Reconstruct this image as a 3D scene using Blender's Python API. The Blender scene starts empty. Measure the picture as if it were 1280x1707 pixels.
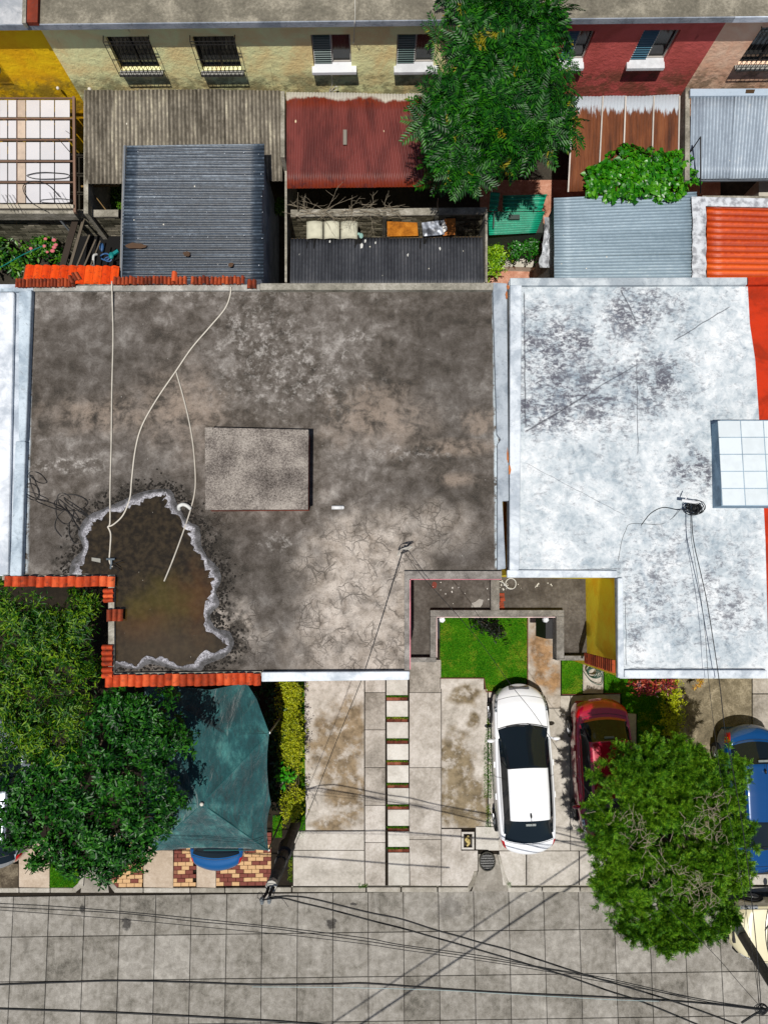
import bpy, math, random
import numpy as np
from mathutils import Vector, Matrix, Euler
random.seed(7); rng = np.random.default_rng(7)
SC = bpy.context.scene
COL = SC.collection
# ---------------------------------------------------------------- camera, world, sun, exposure
CAM_H = 20.0; FPX = 1200.0
cam_d = bpy.data.cameras.new('camera'); cam = bpy.data.objects.new('camera', cam_d); COL.objects.link(cam)
cam.location = (0, 0, CAM_H)
cam.rotation_euler = Euler((math.radians(6.22), math.radians(-0.86), math.radians(-0.33)), 'XYZ')
cam_d.sensor_fit = 'VERTICAL'; cam_d.sensor_height = 36.0; cam_d.lens = FPX / 1707 * 36.0
cam_d.clip_end = 2000; cam_d.clip_start = .1
SC.camera = cam
RM = cam.rotation_euler.to_matrix()
world = bpy.data.worlds.new('World'); SC.world = world; world.use_nodes = True
SUN_DIR = Vector((.085, .265, -1)).normalized()
_s = -SUN_DIR
wn = world.node_tree; sky = wn.nodes.new('ShaderNodeTexSky'); sky.sky_type = 'NISHITA'; sky.sun_disc = False
sky.sun_elevation = math.asin(_s.z); sky.sun_rotation = math.atan2(_s.x, _s.y)
wn.links.new(sky.outputs[0], wn.nodes['Background'].inputs[0]); wn.nodes['Background'].inputs[1].default_value = .062
sun_d = bpy.data.lights.new('sun', 'SUN'); sun = bpy.data.objects.new('sun', sun_d); COL.objects.link(sun)
sun_d.energy = 4.9; sun_d.angle = math.radians(.5); sun_d.color = (1, .965, .9)
sun.rotation_euler = SUN_DIR.to_track_quat('-Z', 'Y').to_euler(); sun.location = (0, 0, 30)
SC.view_settings.view_transform = 'Standard'; SC.view_settings.look = 'None'
SC.view_settings.exposure = 0.0; SC.view_settings.gamma = 1.0; SC.view_settings.use_curve_mapping = False

# ---------------------------------------------------------------- geometry helpers
def ray(px, py):
    return RM @ Vector(((px-640)/FPX, -(py-853.5)/FPX, -1.0))
def P(px, py, z):
    "point of the place seen at a spot of the photograph, at height z"
    d = ray(px, py); t = (z-CAM_H)/d.z
    return Vector((d.x*t, d.y*t, z))
def W(L, z): return [P(x, y, z) for x, y in L]
def rect(x0, y0, x1, y1): return [(x0, y1), (x1, y1), (x1, y0), (x0, y0)]

def origin_of(o):
    v = Vector((0, 0, 0))
    while o is not None: v += o.location; o = o.parent
    return v
def tag(o, label=None, cat=None, group=None, kind=None):
    if label: o['label'] = label
    if cat: o['category'] = cat
    if group: o['group'] = group
    if kind: o['kind'] = kind
    return o
def thing(name, label, cat, loc=(0, 0, 0), group=None, rz=0):
    o = bpy.data.objects.new(name, None); COL.objects.link(o); o.location = loc; o.rotation_euler = (0, 0, rz)
    o.empty_display_size = .3
    return tag(o, label, cat, group)

class MB:
    def __init__(s): s.v = []; s.f = []; s.m = []
    def add(s, vs, fs, mi=0):
        b = len(s.v); s.v += [tuple(v) for v in vs]
        s.f += [tuple(i+b for i in f) for f in fs]; s.m += [mi]*len(fs); return s
    def prism(s, top, z0, mi=0):
        "top: ccw world points; sides drop straight to z0 (a number, or a thickness when negative string)"
        n = len(top); bot = [Vector((p.x, p.y, z0)) for p in top]
        a = sum(top[i].x*top[(i+1) % n].y-top[(i+1) % n].x*top[i].y for i in range(n))
        if a < 0: top = top[::-1]; bot = bot[::-1]
        fs = [tuple(range(n)), tuple(range(2*n-1, n-1, -1))]+[(i, i+n, (i+1) % n+n, (i+1) % n) for i in range(n)]
        return s.add(top+bot, fs, mi)
    def pp(s, L, z1, z0, mi=0): return s.prism(W(L, z1), z0, mi)
    def slab(s, pts, th, mi=0):
        "pts: world quad/polygon, possibly tilted, given thickness straight down"
        n = len(pts); bot = [Vector((p.x, p.y, p.z-th)) for p in pts]
        a = sum(pts[i].x*pts[(i+1) % n].y-pts[(i+1) % n].x*pts[i].y for i in range(n))
        if a < 0: pts = pts[::-1]; bot = bot[::-1]
        fs = [tuple(range(n)), tuple(range(2*n-1, n-1, -1))]+[(i, i+n, (i+1) % n+n, (i+1) % n) for i in range(n)]
        return s.add(pts+bot, fs, mi)
    def box(s, a, b, mi=0):
        x0, y0, z0 = a; x1, y1, z1 = b
        v = [(x0, y0, z0), (x1, y0, z0), (x1, y1, z0), (x0, y1, z0), (x0, y0, z1), (x1, y0, z1), (x1, y1, z1), (x0, y1, z1)]
        return s.add(v, [(3, 2, 1, 0), (4, 5, 6, 7), (0, 1, 5, 4), (1, 2, 6, 5), (2, 3, 7, 6), (3, 0, 4, 7)], mi)
    def bar(s, p, q, w, h, mi=0):
        "box bar from p to q, w wide (level), h high"
        p = Vector(p); q = Vector(q); d = (q-p).normalized(); u = Vector((0, 0, 1))
        if abs(d.z) > .95: u = Vector((0, 1, 0))
        r = d.cross(u).normalized()*w/2; u = r.cross(d).normalized()*h/2
        v = [p-r-u, p+r-u, p+r+u, p-r+u, q-r-u, q+r-u, q+r+u, q-r+u]
        return s.add(v, [(0, 1, 2, 3), (7, 6, 5, 4), (4, 5, 1, 0), (5, 6, 2, 1), (6, 7, 3, 2), (7, 4, 0, 3)], mi)
    def tube(s, pts, r, n=6, mi=0, cap=True):
        pts = [Vector(p) for p in pts]; m = len(pts)
        rs = r if isinstance(r, (list, tuple)) else [r]*m
        b = []
        up = None
        for i, p in enumerate(pts):
            d = (pts[min(i+1, m-1)]-pts[max(i-1, 0)])
            d = d.normalized() if d.length > 1e-9 else Vector((0, 0, 1))
            if up is None: up = d.orthogonal().normalized()
            up = (up-d*up.dot(d));
            up = up.normalized() if up.length > 1e-6 else d.orthogonal().normalized()
            sd = d.cross(up)
            for k in range(n):
                a = 2*math.pi*k/n; b.append(p+(up*math.cos(a)+sd*math.sin(a))*rs[i])
        fs = [(i*n+k, i*n+(k+1) % n, (i+1)*n+(k+1) % n, (i+1)*n+k) for i in range(m-1) for k in range(n)]
        if cap: fs += [tuple(range(n-1, -1, -1)), tuple((m-1)*n+k for k in range(n))]
        return s.add(b, fs, mi)
    def cyl(s, c, r, z0, z1, n=16, mi=0, r2=None):
        return s.tube([(c[0], c[1], z0), (c[0], c[1], z1)], [r, r if r2 is None else r2], n, mi)
    def ball(s, c, r, sx=1, sy=1, sz=1, n=10, m=6, mi=0):
        v = []; c = Vector(c)
        for i in range(m+1):
            t = math.pi*i/m
            for k in range(n):
                a = 2*math.pi*k/n
                v.append((c.x+r*sx*math.sin(t)*math.cos(a), c.y+r*sy*math.sin(t)*math.sin(a), c.z+r*sz*math.cos(t)))
        return s.add(v, [(i*n+k, (i+1)*n+k, (i+1)*n+(k+1) % n, i*n+(k+1) % n) for i in range(m) for k in range(n)], mi)

def mesh_of(name, V, F, mats, mi=None, smooth=False):
    me = bpy.data.meshes.new(name)
    me.from_pydata([tuple(v) for v in V], [], F)
    for m in (mats if isinstance(mats, (list, tuple)) else [mats]): me.materials.append(m)
    if mi and any(mi): me.polygons.foreach_set('material_index', mi)
    if smooth: me.polygons.foreach_set('use_smooth', [True]*len(F))
    me.update(); return me
def ob(name, mb, mats, parent=None, label=None, cat=None, group=None, kind=None, smooth=False, local=False, bevel=0):
    V = [Vector(v) for v in mb.v]
    loc = Vector((0, 0, 0))
    if parent is not None:
        if not local:
            o0 = origin_of(parent); V = [v-o0 for v in V]
    elif not local:
        xs = [v.x for v in V]; ys = [v.y for v in V]
        loc = Vector(((min(xs)+max(xs))/2, (min(ys)+max(ys))/2, min(v.z for v in V))); V = [v-loc for v in V]
    me = mesh_of(name, V, mb.f, mats, mb.m, smooth)
    o = bpy.data.objects.new(name, me); COL.objects.link(o); o.location = loc; o.parent = parent
    if bevel:
        b = o.modifiers.new('bevel', 'BEVEL'); b.width = bevel; b.segments = 2; b.limit_method = 'ANGLE'
    return tag(o, label, cat, group, kind)
def np_ob(name, V, F, mat, parent=None, smooth=False, **kw):
    "numpy triangles / quads: V (n,3), F (m,k)"
    loc = Vector((0, 0, 0))
    if parent is not None: V = V-np.array(origin_of(parent))
    else:
        loc = Vector((float(V[:, 0].mean()), float(V[:, 1].mean()), float(V[:, 2].min()))); V = V-np.array(loc)
    me = bpy.data.meshes.new(name); k = F.shape[1]
    me.vertices.add(len(V)); me.vertices.foreach_set('co', V.astype(np.float32).ravel())
    me.loops.add(F.size); me.loops.foreach_set('vertex_index', F.astype(np.int32).ravel())
    me.polygons.add(len(F)); me.polygons.foreach_set('loop_start', np.arange(0, F.size, k, dtype=np.int32))
    me.polygons.foreach_set('loop_total', np.full(len(F), k, dtype=np.int32))
    if smooth: me.polygons.foreach_set('use_smooth', np.ones(len(F), dtype=bool))
    me.materials.append(mat); me.update(calc_edges=True)
    o = bpy.data.objects.new(name, me); COL.objects.link(o); o.location = loc; o.parent = parent
    return tag(o, **kw)
def smooth_path(pts, n=8):
    "Catmull-Rom through points"
    pts = [Vector(p) for p in pts]; out = []
    for i in range(len(pts)-1):
        p0 = pts[max(i-1, 0)]; p1 = pts[i]; p2 = pts[i+1]; p3 = pts[min(i+2, len(pts)-1)]
        for k in range(n):
            t = k/n
            out.append(.5*((2*p1)+(p2-p0)*t+(2*p0-5*p1+4*p2-p3)*t*t+(3*p1-p0-3*p2+p3)*t**3))
    out.append(pts[-1]); return out

# ---------------------------------------------------------------- materials
def s2l(c):
    return tuple(((x/255)/12.92 if x/255 <= .04045 else ((x/255+.055)/1.055)**2.4) for x in c)
def A(r, g, b, k=.78):
    "albedo of a surface that shows this colour in the sun"
    return tuple(min(.85, x*k) for x in s2l((r, g, b)))+(1,)
class N:
    def __init__(s, name, rough=.85, spec=.3, metal=0):
        s.mat = bpy.data.materials.new(name); s.mat.use_nodes = True; s.t = s.mat.node_tree
        s.b = s.t.nodes['Principled BSDF']; s.b.inputs['Roughness'].default_value = rough
        s.b.inputs['Specular IOR Level'].default_value = spec; s.b.inputs['Metallic'].default_value = metal
        s.geo = s.t.nodes.new('ShaderNodeNewGeometry'); s.pos = s.geo.outputs['Position']
        s._ob = None
    def L(s, a, b): s.t.links.new(a, b)
    def put(s, inp, v):
        if v is None: return
        if isinstance(v, (int, float)): inp.default_value = v
        elif isinstance(v, (tuple, list)): inp.default_value = v
        else: s.L(v, inp)
    def obj(s):
        if not s._ob: s._ob = s.t.nodes.new('ShaderNodeTexCoord')
        return s._ob.outputs['Object']
    def rnd(s): return s.t.nodes.new('ShaderNodeObjectInfo').outputs['Random']
    def island(s): return s.geo.outputs['Random Per Island']
    def noise(s, scale, detail=4, rough=.55, dist=0, vec=None, off=0):
        n = s.t.nodes.new('ShaderNodeTexNoise'); n.inputs['Scale'].default_value = scale; n.inputs['Detail'].default_value = detail
        n.inputs['Roughness'].default_value = rough; n.inputs['Distortion'].default_value = dist
        v = vec or s.pos
        if off: v = s.vadd(v, (off, off*1.7, off*.6))
        s.L(v, n.inputs['Vector']); return n.outputs['Fac']
    def vadd(s, v, w):
        n = s.t.nodes.new('ShaderNodeVectorMath'); n.operation = 'ADD'; s.L(v, n.inputs[0]); s.put(n.inputs[1], w); return n.outputs[0]
    def vmul(s, v, w):
        n = s.t.nodes.new('ShaderNodeVectorMath'); n.operation = 'MULTIPLY'; s.L(v, n.inputs[0]); s.put(n.inputs[1], w); return n.outputs[0]
    def voro(s, scale, feature='F1', vec=None, rand=1):
        n = s.t.nodes.new('ShaderNodeTexVoronoi'); n.feature = feature; n.inputs['Scale'].default_value = scale
        n.inputs['Randomness'].default_value = rand
        s.L(vec or s.pos, n.inputs['Vector']); return n.outputs['Distance']
    def ramp(s, f, stops, interp='LINEAR'):
        n = s.t.nodes.new('ShaderNodeValToRGB'); e = n.color_ramp.elements; n.color_ramp.interpolation = interp
        while len(e) < len(stops): e.new(.5)
        for i, (p, c) in enumerate(stops):
            e[i].position = p; e[i].color = c if isinstance(c, tuple) else (c, c, c, 1)
        s.put(n.inputs[0], f); return n.outputs[0]
    def rmp(s, f, a, b, c=0, d=1):
        n = s.t.nodes.new('ShaderNodeMapRange'); n.interpolation_type = 'SMOOTHSTEP'
        s.put(n.inputs[0], f); n.inputs[1].default_value = a; n.inputs[2].default_value = b; n.inputs[3].default_value = c; n.inputs[4].default_value = d
        return n.outputs[0]
    def m(s, op, a, b=0, cl=False):
        n = s.t.nodes.new('ShaderNodeMath'); n.operation = op; s.put(n.inputs[0], a); s.put(n.inputs[1], b); n.use_clamp = cl; return n.outputs[0]
    def mix(s, f, a, b, mode='MIX'):
        n = s.t.nodes.new('ShaderNodeMix'); n.data_type = 'RGBA'; n.blend_type = mode
        s.put(n.inputs[0], f); s.put(n.inputs[6], a); s.put(n.inputs[7], b); return n.outputs[2]
    def blob(s, px, py, z, rx, ry, soft=.5, wob=.5, wsc=2.0):
        "soft-edged stain centred on a spot of the surface"
        c = P(px, py, z); k = (CAM_H-z)/FPX
        nz = s.t.nodes.new('ShaderNodeTexNoise'); nz.inputs['Scale'].default_value = wsc; nz.inputs['Detail'].default_value = 5
        s.L(s.pos, nz.inputs['Vector'])
        v = s.vadd(s.pos, (-c.x, -c.y, -c.z)); v = s.vmul(v, (1/(rx*k), 1/(ry*k), 0))
        w = s.vadd(nz.outputs['Color'], (-.5, -.5, -.5)); w = s.vmul(w, (wob*2, wob*2, 0)); v = s.vadd(v, w)
        n = s.t.nodes.new('ShaderNodeVectorMath'); n.operation = 'LENGTH'; s.L(v, n.inputs[0])
        return s.rmp(n.outputs['Value'], 1-soft, 1+soft, 1, 0)
    def mx(s, *a):
        r = a[0]
        for x in a[1:]: r = s.m('MAXIMUM', r, x)
        return r
    def bump(s, h, dist=.01, strength=1):
        n = s.t.nodes.new('ShaderNodeBump'); n.inputs['Distance'].default_value = dist; n.inputs['Strength'].default_value = strength
        s.L(h, n.inputs['Height']); s.L(n.outputs[0], s.b.inputs['Normal']); return s
    def col(s, c): s.put(s.b.inputs['Base Color'], c); return s
    def rough(s, r): s.put(s.b.inputs['Roughness'], r); return s
    def done(s): return s.mat
MC = {}
def cached(f):
    def g(*a):
        k = (f.__name__,)+a
        if k not in MC: MC[k] = f(*a)
        return MC[k]
    return g
@cached
def plain(name, r, g, b, rough=.7, metal=0, var=.12, sc=6.0, spec=.3):
    n = N(name, rough, spec, metal); c = A(r, g, b)
    d = tuple(x*(1-var*2) for x in c[:3])+(1,)
    f = n.m('ADD', n.m('MULTIPLY', n.noise(sc, 6), .7), n.m('MULTIPLY', n.rnd(), .3))
    n.col(n.mix(n.rmp(f, .3, .65), d, c)); n.bump(n.noise(sc*12, 3), .003)
    return n.mat
@cached
def concrete(name, c1, c2, c3, sc=1.2, seed=0, speck=.25, rnd=.0):
    "mottled concrete: dark, mid, light"
    n = N(name, .92, .2)
    a = n.noise(sc, 8, .62, .4, off=seed); b = n.noise(sc*9, 6, .7, off=seed+3); c = n.noise(sc*60, 3, .7)
    f = n.m('ADD', n.m('MULTIPLY', a, .62), n.m('MULTIPLY', b, .38))
    if rnd: f = n.m('ADD', f, n.m('MULTIPLY', n.m('SUBTRACT', n.rnd(), .5), rnd))
    cc = n.ramp(f, [(.32, A(*c1)), (.5, A(*c2)), (.66, A(*c3))])
    cc = n.mix(n.m('MULTIPLY', n.rmp(c, .5, .72), speck), cc, tuple(x*.45 for x in A(*c1)[:3])+(1,))
    n.col(cc); n.bump(n.m('ADD', b, n.m('MULTIPLY', c, .4)), .012)
    return n.mat
# ---------------------------------------------------------------- shared builders
def segmask(n, x0, y0, x1, y1, z, w):
    a = P(x0, y0, z); b = P(x1, y1, z); c = (a+b)/2; d = (b-a); ln = d.length; d.normalize()
    v = n.vadd(n.pos, (-c.x, -c.y, -c.z))
    def dot(u):
        q = n.t.nodes.new('ShaderNodeVectorMath'); q.operation = 'DOT_PRODUCT'; n.L(v, q.inputs[0]); q.inputs[1].default_value = u; return q.outputs['Value']
    al = n.m('ABSOLUTE', dot((d.x, d.y, 0))); ac = n.m('ABSOLUTE', n.m('ADD', dot((-d.y, d.x, 0)), n.m('MULTIPLY', n.m('SUBTRACT', n.noise(3, 3), .5), .06)))
    return n.m('MULTIPLY', n.rmp(al, ln/2-.1, ln/2, 1, 0), n.rmp(ac, w*.4, w, 1, 0))
def corrugated(name, parent, cs, mat, pitch=.09, amp=.012, sheets=4, nv=6, wob=.012, seed=1, part='corrugated_sheet', holes=0):
    "cs: corners (u0v0, u1v0, u1v1, u0v1); ribs run along v; each sheet its own part"
    r = random.Random(seed); c00, c10, c11, c01 = cs
    Lu = ((c10-c00).length+(c11-c01).length)/2
    nrm = (c10-c00).cross(c01-c00).normalized()
    if nrm.z < 0: nrm = -nrm
    for s in range(sheets):
        rib = []
        u0 = s/sheets-(.008 if s else 0); u1 = (s+1)/sheets
        nu = max(8, int(Lu*(u1-u0)/pitch*6)); V = []; off = r.uniform(0, .006)+.004*(s % 2); e0 = r.uniform(-.008, .012); e1 = r.uniform(-.008, .012)
        ph = [r.uniform(0, 6) for _ in range(3)]
        for j in range(nv+1):
            for i in range(nu+1):
                u = u0+(u1-u0)*i/nu; v = j/nv
                vv = v+(e1 if j == nv else (-e0 if j == 0 else 0))*(1 if nv else 0)
                p = c00*(1-u)*(1-vv)+c10*u*(1-vv)+c11*u*vv+c01*(1-u)*vv
                h = amp*math.cos(2*math.pi*u*Lu/pitch)+off+wob*(math.sin(3*v+ph[0]+5*u)*.6+math.sin(9*u+ph[1]+2*v)*.4)
                V.append(p+nrm*h); rib.append(.5+.5*math.cos(2*math.pi*u*Lu/pitch))
        F = [(j*(nu+1)+i, j*(nu+1)+i+1, (j+1)*(nu+1)+i+1, (j+1)*(nu+1)+i) for j in range(nv) for i in range(nu)]
        m = MB(); m.add(V, F); o = ob(part, m, mat, parent, smooth=True)
        at = o.data.attributes.new('rib', 'FLOAT', 'POINT'); at.data.foreach_set('value', rib)
        so = o.modifiers.new('thick', 'SOLIDIFY'); so.thickness = .003
_tile_me = {}
def tile_row(parent, p0, p1, n, depth, mat, side=1, seed=0, skip=(), name='roof_tile', z=0, jit=1.0):
    "curved clay tiles laid side by side from p0 to p1, each reaching depth across"
    r = random.Random(seed); p0 = Vector(p0); p1 = Vector(p1); d = (p1-p0); w = d.length/n; d.normalize()
    a = math.atan2(d.y, d.x); key = (round(w, 3), round(depth, 3), mat.name, side)
    if key not in _tile_me:
        m = MB(); K = 6; V = []
        for y in (0, depth*side):
            for k in range(K+1):
                t = k/K; x = (t-.5)*w*.96
                V.append((x, y, .01+.06*math.sin(math.pi*t)**.75+.012*(1-t)))
            for k in range(K+1):
                t = k/K; x = (t-.5)*w*.96
                V.append((x, y, -.004+.05*math.sin(math.pi*t)**.75+.012*(1-t)))
        q = 2*(K+1); F = []
        for k in range(K):
            F.append((k, k+1, q+k+1, q+k)); F.append((K+1+k, q+K+1+k, q+K+2+k, K+2+k))
            F.append((k, K+1+k, K+2+k, k+1)); F.append((q+k, q+k+1, q+K+2+k, q+K+1+k))
        F.append((0, q, q+K+1, K+1)); F.append((K, 2*K+1, q+2*K+1, q+K))
        if side < 0: F = [f[::-1] for f in F]
        _tile_me[key] = mesh_of(name, V, F, mat)
    o0 = origin_of(parent)
    for i in range(n):
        if i in skip: continue
        o = bpy.data.objects.new(name, _tile_me[key]); COL.objects.link(o); o.parent = parent
        q = p0+d*w*(i+.5)-o0
        o.location = (q.x, q.y+r.uniform(-.01, .01)*jit, q.z+z+r.uniform(-.004, .004)); o.rotation_euler = (r.uniform(-.04, .04)*jit, r.uniform(-.05, .05)*jit, a+r.uniform(-.035, .035)*jit)
def lay(parent, name, mesh, loc, rz=0, rx=0, ry=0, sc=None):
    o = bpy.data.objects.new(name, mesh); COL.objects.link(o); o.parent = parent
    o.location = Vector(loc)-origin_of(parent); o.rotation_euler = (rx, ry, rz)
    if sc: o.scale = sc
    return o
def box_mesh(name, sx, sy, sz, mat, ch=.006):
    m = MB(); x, y = sx/2, sy/2
    V = [(-x, -y, 0), (x, -y, 0), (x, y, 0), (-x, y, 0), (-x, -y, sz-ch), (x, -y, sz-ch), (x, y, sz-ch), (-x, y, sz-ch),
         (-x+ch, -y+ch, sz), (x-ch, -y+ch, sz), (x-ch, y-ch, sz), (-x+ch, y-ch, sz)]
    F = [(3, 2, 1, 0), (0, 1, 5, 4), (1, 2, 6, 5), (2, 3, 7, 6), (3, 0, 4, 7), (4, 5, 9, 8), (5, 6, 10, 9), (6, 7, 11, 10), (7, 4, 8, 11), (8, 9, 10, 11)]
    return mesh_of(name, V, F, mat)
@cached
def tile_mat(kind):
    n = N('clay_tile_'+kind, .8, .25)
    if kind == 'new': a, b, c = A(128, 46, 20), A(206, 76, 34), A(236, 112, 62)
    elif kind == 'bright': a, b, c = A(215, 60, 5), A(250, 82, 12), A(255, 100, 25)
    else: a, b, c = A(92, 42, 28), A(160, 68, 38), A(205, 96, 52)
    f = n.m('ADD', n.m('MULTIPLY', n.rnd(), .45), n.m('MULTIPLY', n.noise(9, 6), .55))
    cc = n.ramp(f, [(.2, a), (.5, b), (.8, c)])
    cc = n.mix(n.m('MULTIPLY', n.rmp(n.noise(9, 7, .72, off=4), .52, .66), .6), cc, A(70, 48, 38))
    n.col(cc); n.bump(n.noise(80, 3), .003); return n.mat

# ---------------------------------------------------------------- roof materials
def dark_roof_mat():
    z = 5.0; n = N('weathered_roof_concrete', .93, .15)
    a = n.noise(.6, 10, .68, .1); b = n.noise(3.2, 8, .68, .3, off=5); c = n.noise(38, 5, .75, off=2)
    f = n.m('ADD', n.m('MULTIPLY', a, .45), n.m('MULTIPLY', b, .55))
    cc = n.ramp(f, [(.36, A(54, 50, 45)), (.45, A(84, 77, 70)), (.54, A(114, 107, 101)), (.66, A(164, 158, 152))])
    # dusty, pale and pinkish areas
    tan = n.mx(n.blob(630, 700, z, 80, 42, .8, .9), n.blob(798, 702, z, 30, 24, .25, .3, 4), n.blob(300, 680, z, 60, 60, .9, 1.1), n.blob(170, 690, z, 80, 24, .9, 1.2), n.blob(760, 745, z, 60, 14, .6), n.blob(760, 800, z, 30, 10, .8))
    cc = n.mix(n.m('MULTIPLY', tan, n.rmp(b, .36, .6, .0, .62)), cc, A(164, 146, 130))
    pale = n.mx(n.blob(610, 985, z, 105, 130, .35, .7, 1.6), n.blob(650, 1060, z, 75, 75, .4, .5), n.blob(700, 880, z, 95, 40, .5, .7), n.blob(560, 1070, z, 80, 50, .5, .6), n.blob(380, 1050, z, 50, 40, .5, 1.1))
    pf = n.m('MULTIPLY', pale, n.rmp(n.noise(2.2, 8, .65, off=9), .34, .58, .4, 1))
    cc = n.mix(pf, cc, n.ramp(b, [(.35, A(156, 144, 132)), (.6, A(202, 191, 180))]))
    wh = n.mx(n.blob(463, 905, z, 30, 15, .3, .9, 7), n.blob(120, 775, z, 60, 14, .7, 1.2, 5), n.blob(590, 565, z, 26, 16, .8, 1.4, 6), n.blob(560, 595, z, 40, 10, .8, 1.4, 5),
              n.blob(680, 755, z, 60, 9, .8, 1.6, 6), n.blob(480, 620, z, 90, 60, 1, 1.6, 3), n.blob(430, 560, z, 60, 50, 1, 1.4, 3), n.blob(300, 470, z, 300, 28, 1, 1, 3))
    cc = n.mix(n.m('MULTIPLY', wh, n.rmp(n.noise(7, 10, .78, .15, off=7), .47, .66, 0, .75)), cc, A(200, 194, 188))
    pn = n.mx(segmask(n, 49, 480, 41, 958, z, .11), segmask(n, 824, 478, 829, 950, z, .07))
    cc = n.mix(n.m('MULTIPLY', pn, n.rmp(n.noise(9, 5, .7, off=4), .38, .5)), cc, A(196, 208, 216))
    dk = n.mx(n.blob(760, 600, z, 90, 130, .6), n.blob(150, 580, z, 110, 80, .7), n.blob(430, 960, z, 90, 90, .5, .8), n.blob(730, 840, z, 110, 40, .6, .8), n.blob(760, 905, z, 70, 45, .5), n.blob(430, 1085, z, 120, 35, .7), n.blob(80, 900, z, 70, 60, .6), n.blob(250, 790, z, 60, 50, .8))
    cc = n.mix(n.m('MULTIPLY', dk, .4), cc, A(62, 57, 52))
    # wet fringe round the puddle, ragged
    wet = n.mx(n.blob(245, 960, z, 150, 150, .12, .35, 4), n.blob(330, 1060, z, 85, 66, .15, .5, 5), n.blob(240, 850, z, 95, 52, .2, .5, 5))
    cc = n.mix(n.m('MULTIPLY', wet, n.rmp(n.noise(4, 7, .7, off=3), .42, .56, .25, .9)), cc, A(46, 42, 37))
    # crack network on the pale area
    vv = n.vadd(n.pos, n.vmul(n.vadd(n.t.nodes.new('ShaderNodeTexNoise').outputs['Color'], (-.5, -.5, -.5)), (.0, .0, 0)))
    nz = n.t.nodes.new('ShaderNodeTexNoise'); nz.inputs['Scale'].default_value = 2.5; nz.inputs['Detail'].default_value = 5; n.L(n.pos, nz.inputs['Vector'])
    vv = n.vadd(n.pos, n.vmul(n.vadd(nz.outputs['Color'], (-.5, -.5, -.5)), (.55, .55, 0)))
    cr = n.rmp(n.voro(2.1, 'DISTANCE_TO_EDGE', vv), .004, .035, 1, 0); cr2 = n.rmp(n.voro(5, 'DISTANCE_TO_EDGE', vv), .004, .04, .7, 0)
    cm = n.mx(n.blob(610, 1000, z, 140, 150, .3, .6), n.blob(700, 880, z, 110, 45, .5), n.blob(400, 1060, z, 60, 60, .5), n.blob(340, 870, z, 60, 40, .6))
    crk = n.m('MULTIPLY', n.m('MULTIPLY', n.mx(cr, cr2), cm), n.rmp(n.noise(1.9, 4, off=11), .42, .55))
    cc = n.mix(n.m('MULTIPLY', crk, .55), cc, A(62, 55, 48))
    sp = n.rmp(n.voro(4.5), .03, .05, 1, 0); cc = n.mix(n.m('MULTIPLY', n.m('MULTIPLY', sp, n.rmp(n.noise(2, off=4), .5, .6)), .8), cc, A(200, 196, 190))
    cc = n.mix(n.m('MULTIPLY', n.rmp(c, .5, .68), .5), cc, A(48, 44, 40))
    cc = n.mix(n.m('MULTIPLY', n.rmp(n.noise(70, 4, .8, off=8), .55, .7), .45), cc, A(176, 170, 164))
    n.col(cc); n.bump(n.m('SUBTRACT', n.m('ADD', b, n.m('MULTIPLY', c, .35)), n.m('MULTIPLY', crk, .6)), .02); return n.mat
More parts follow.
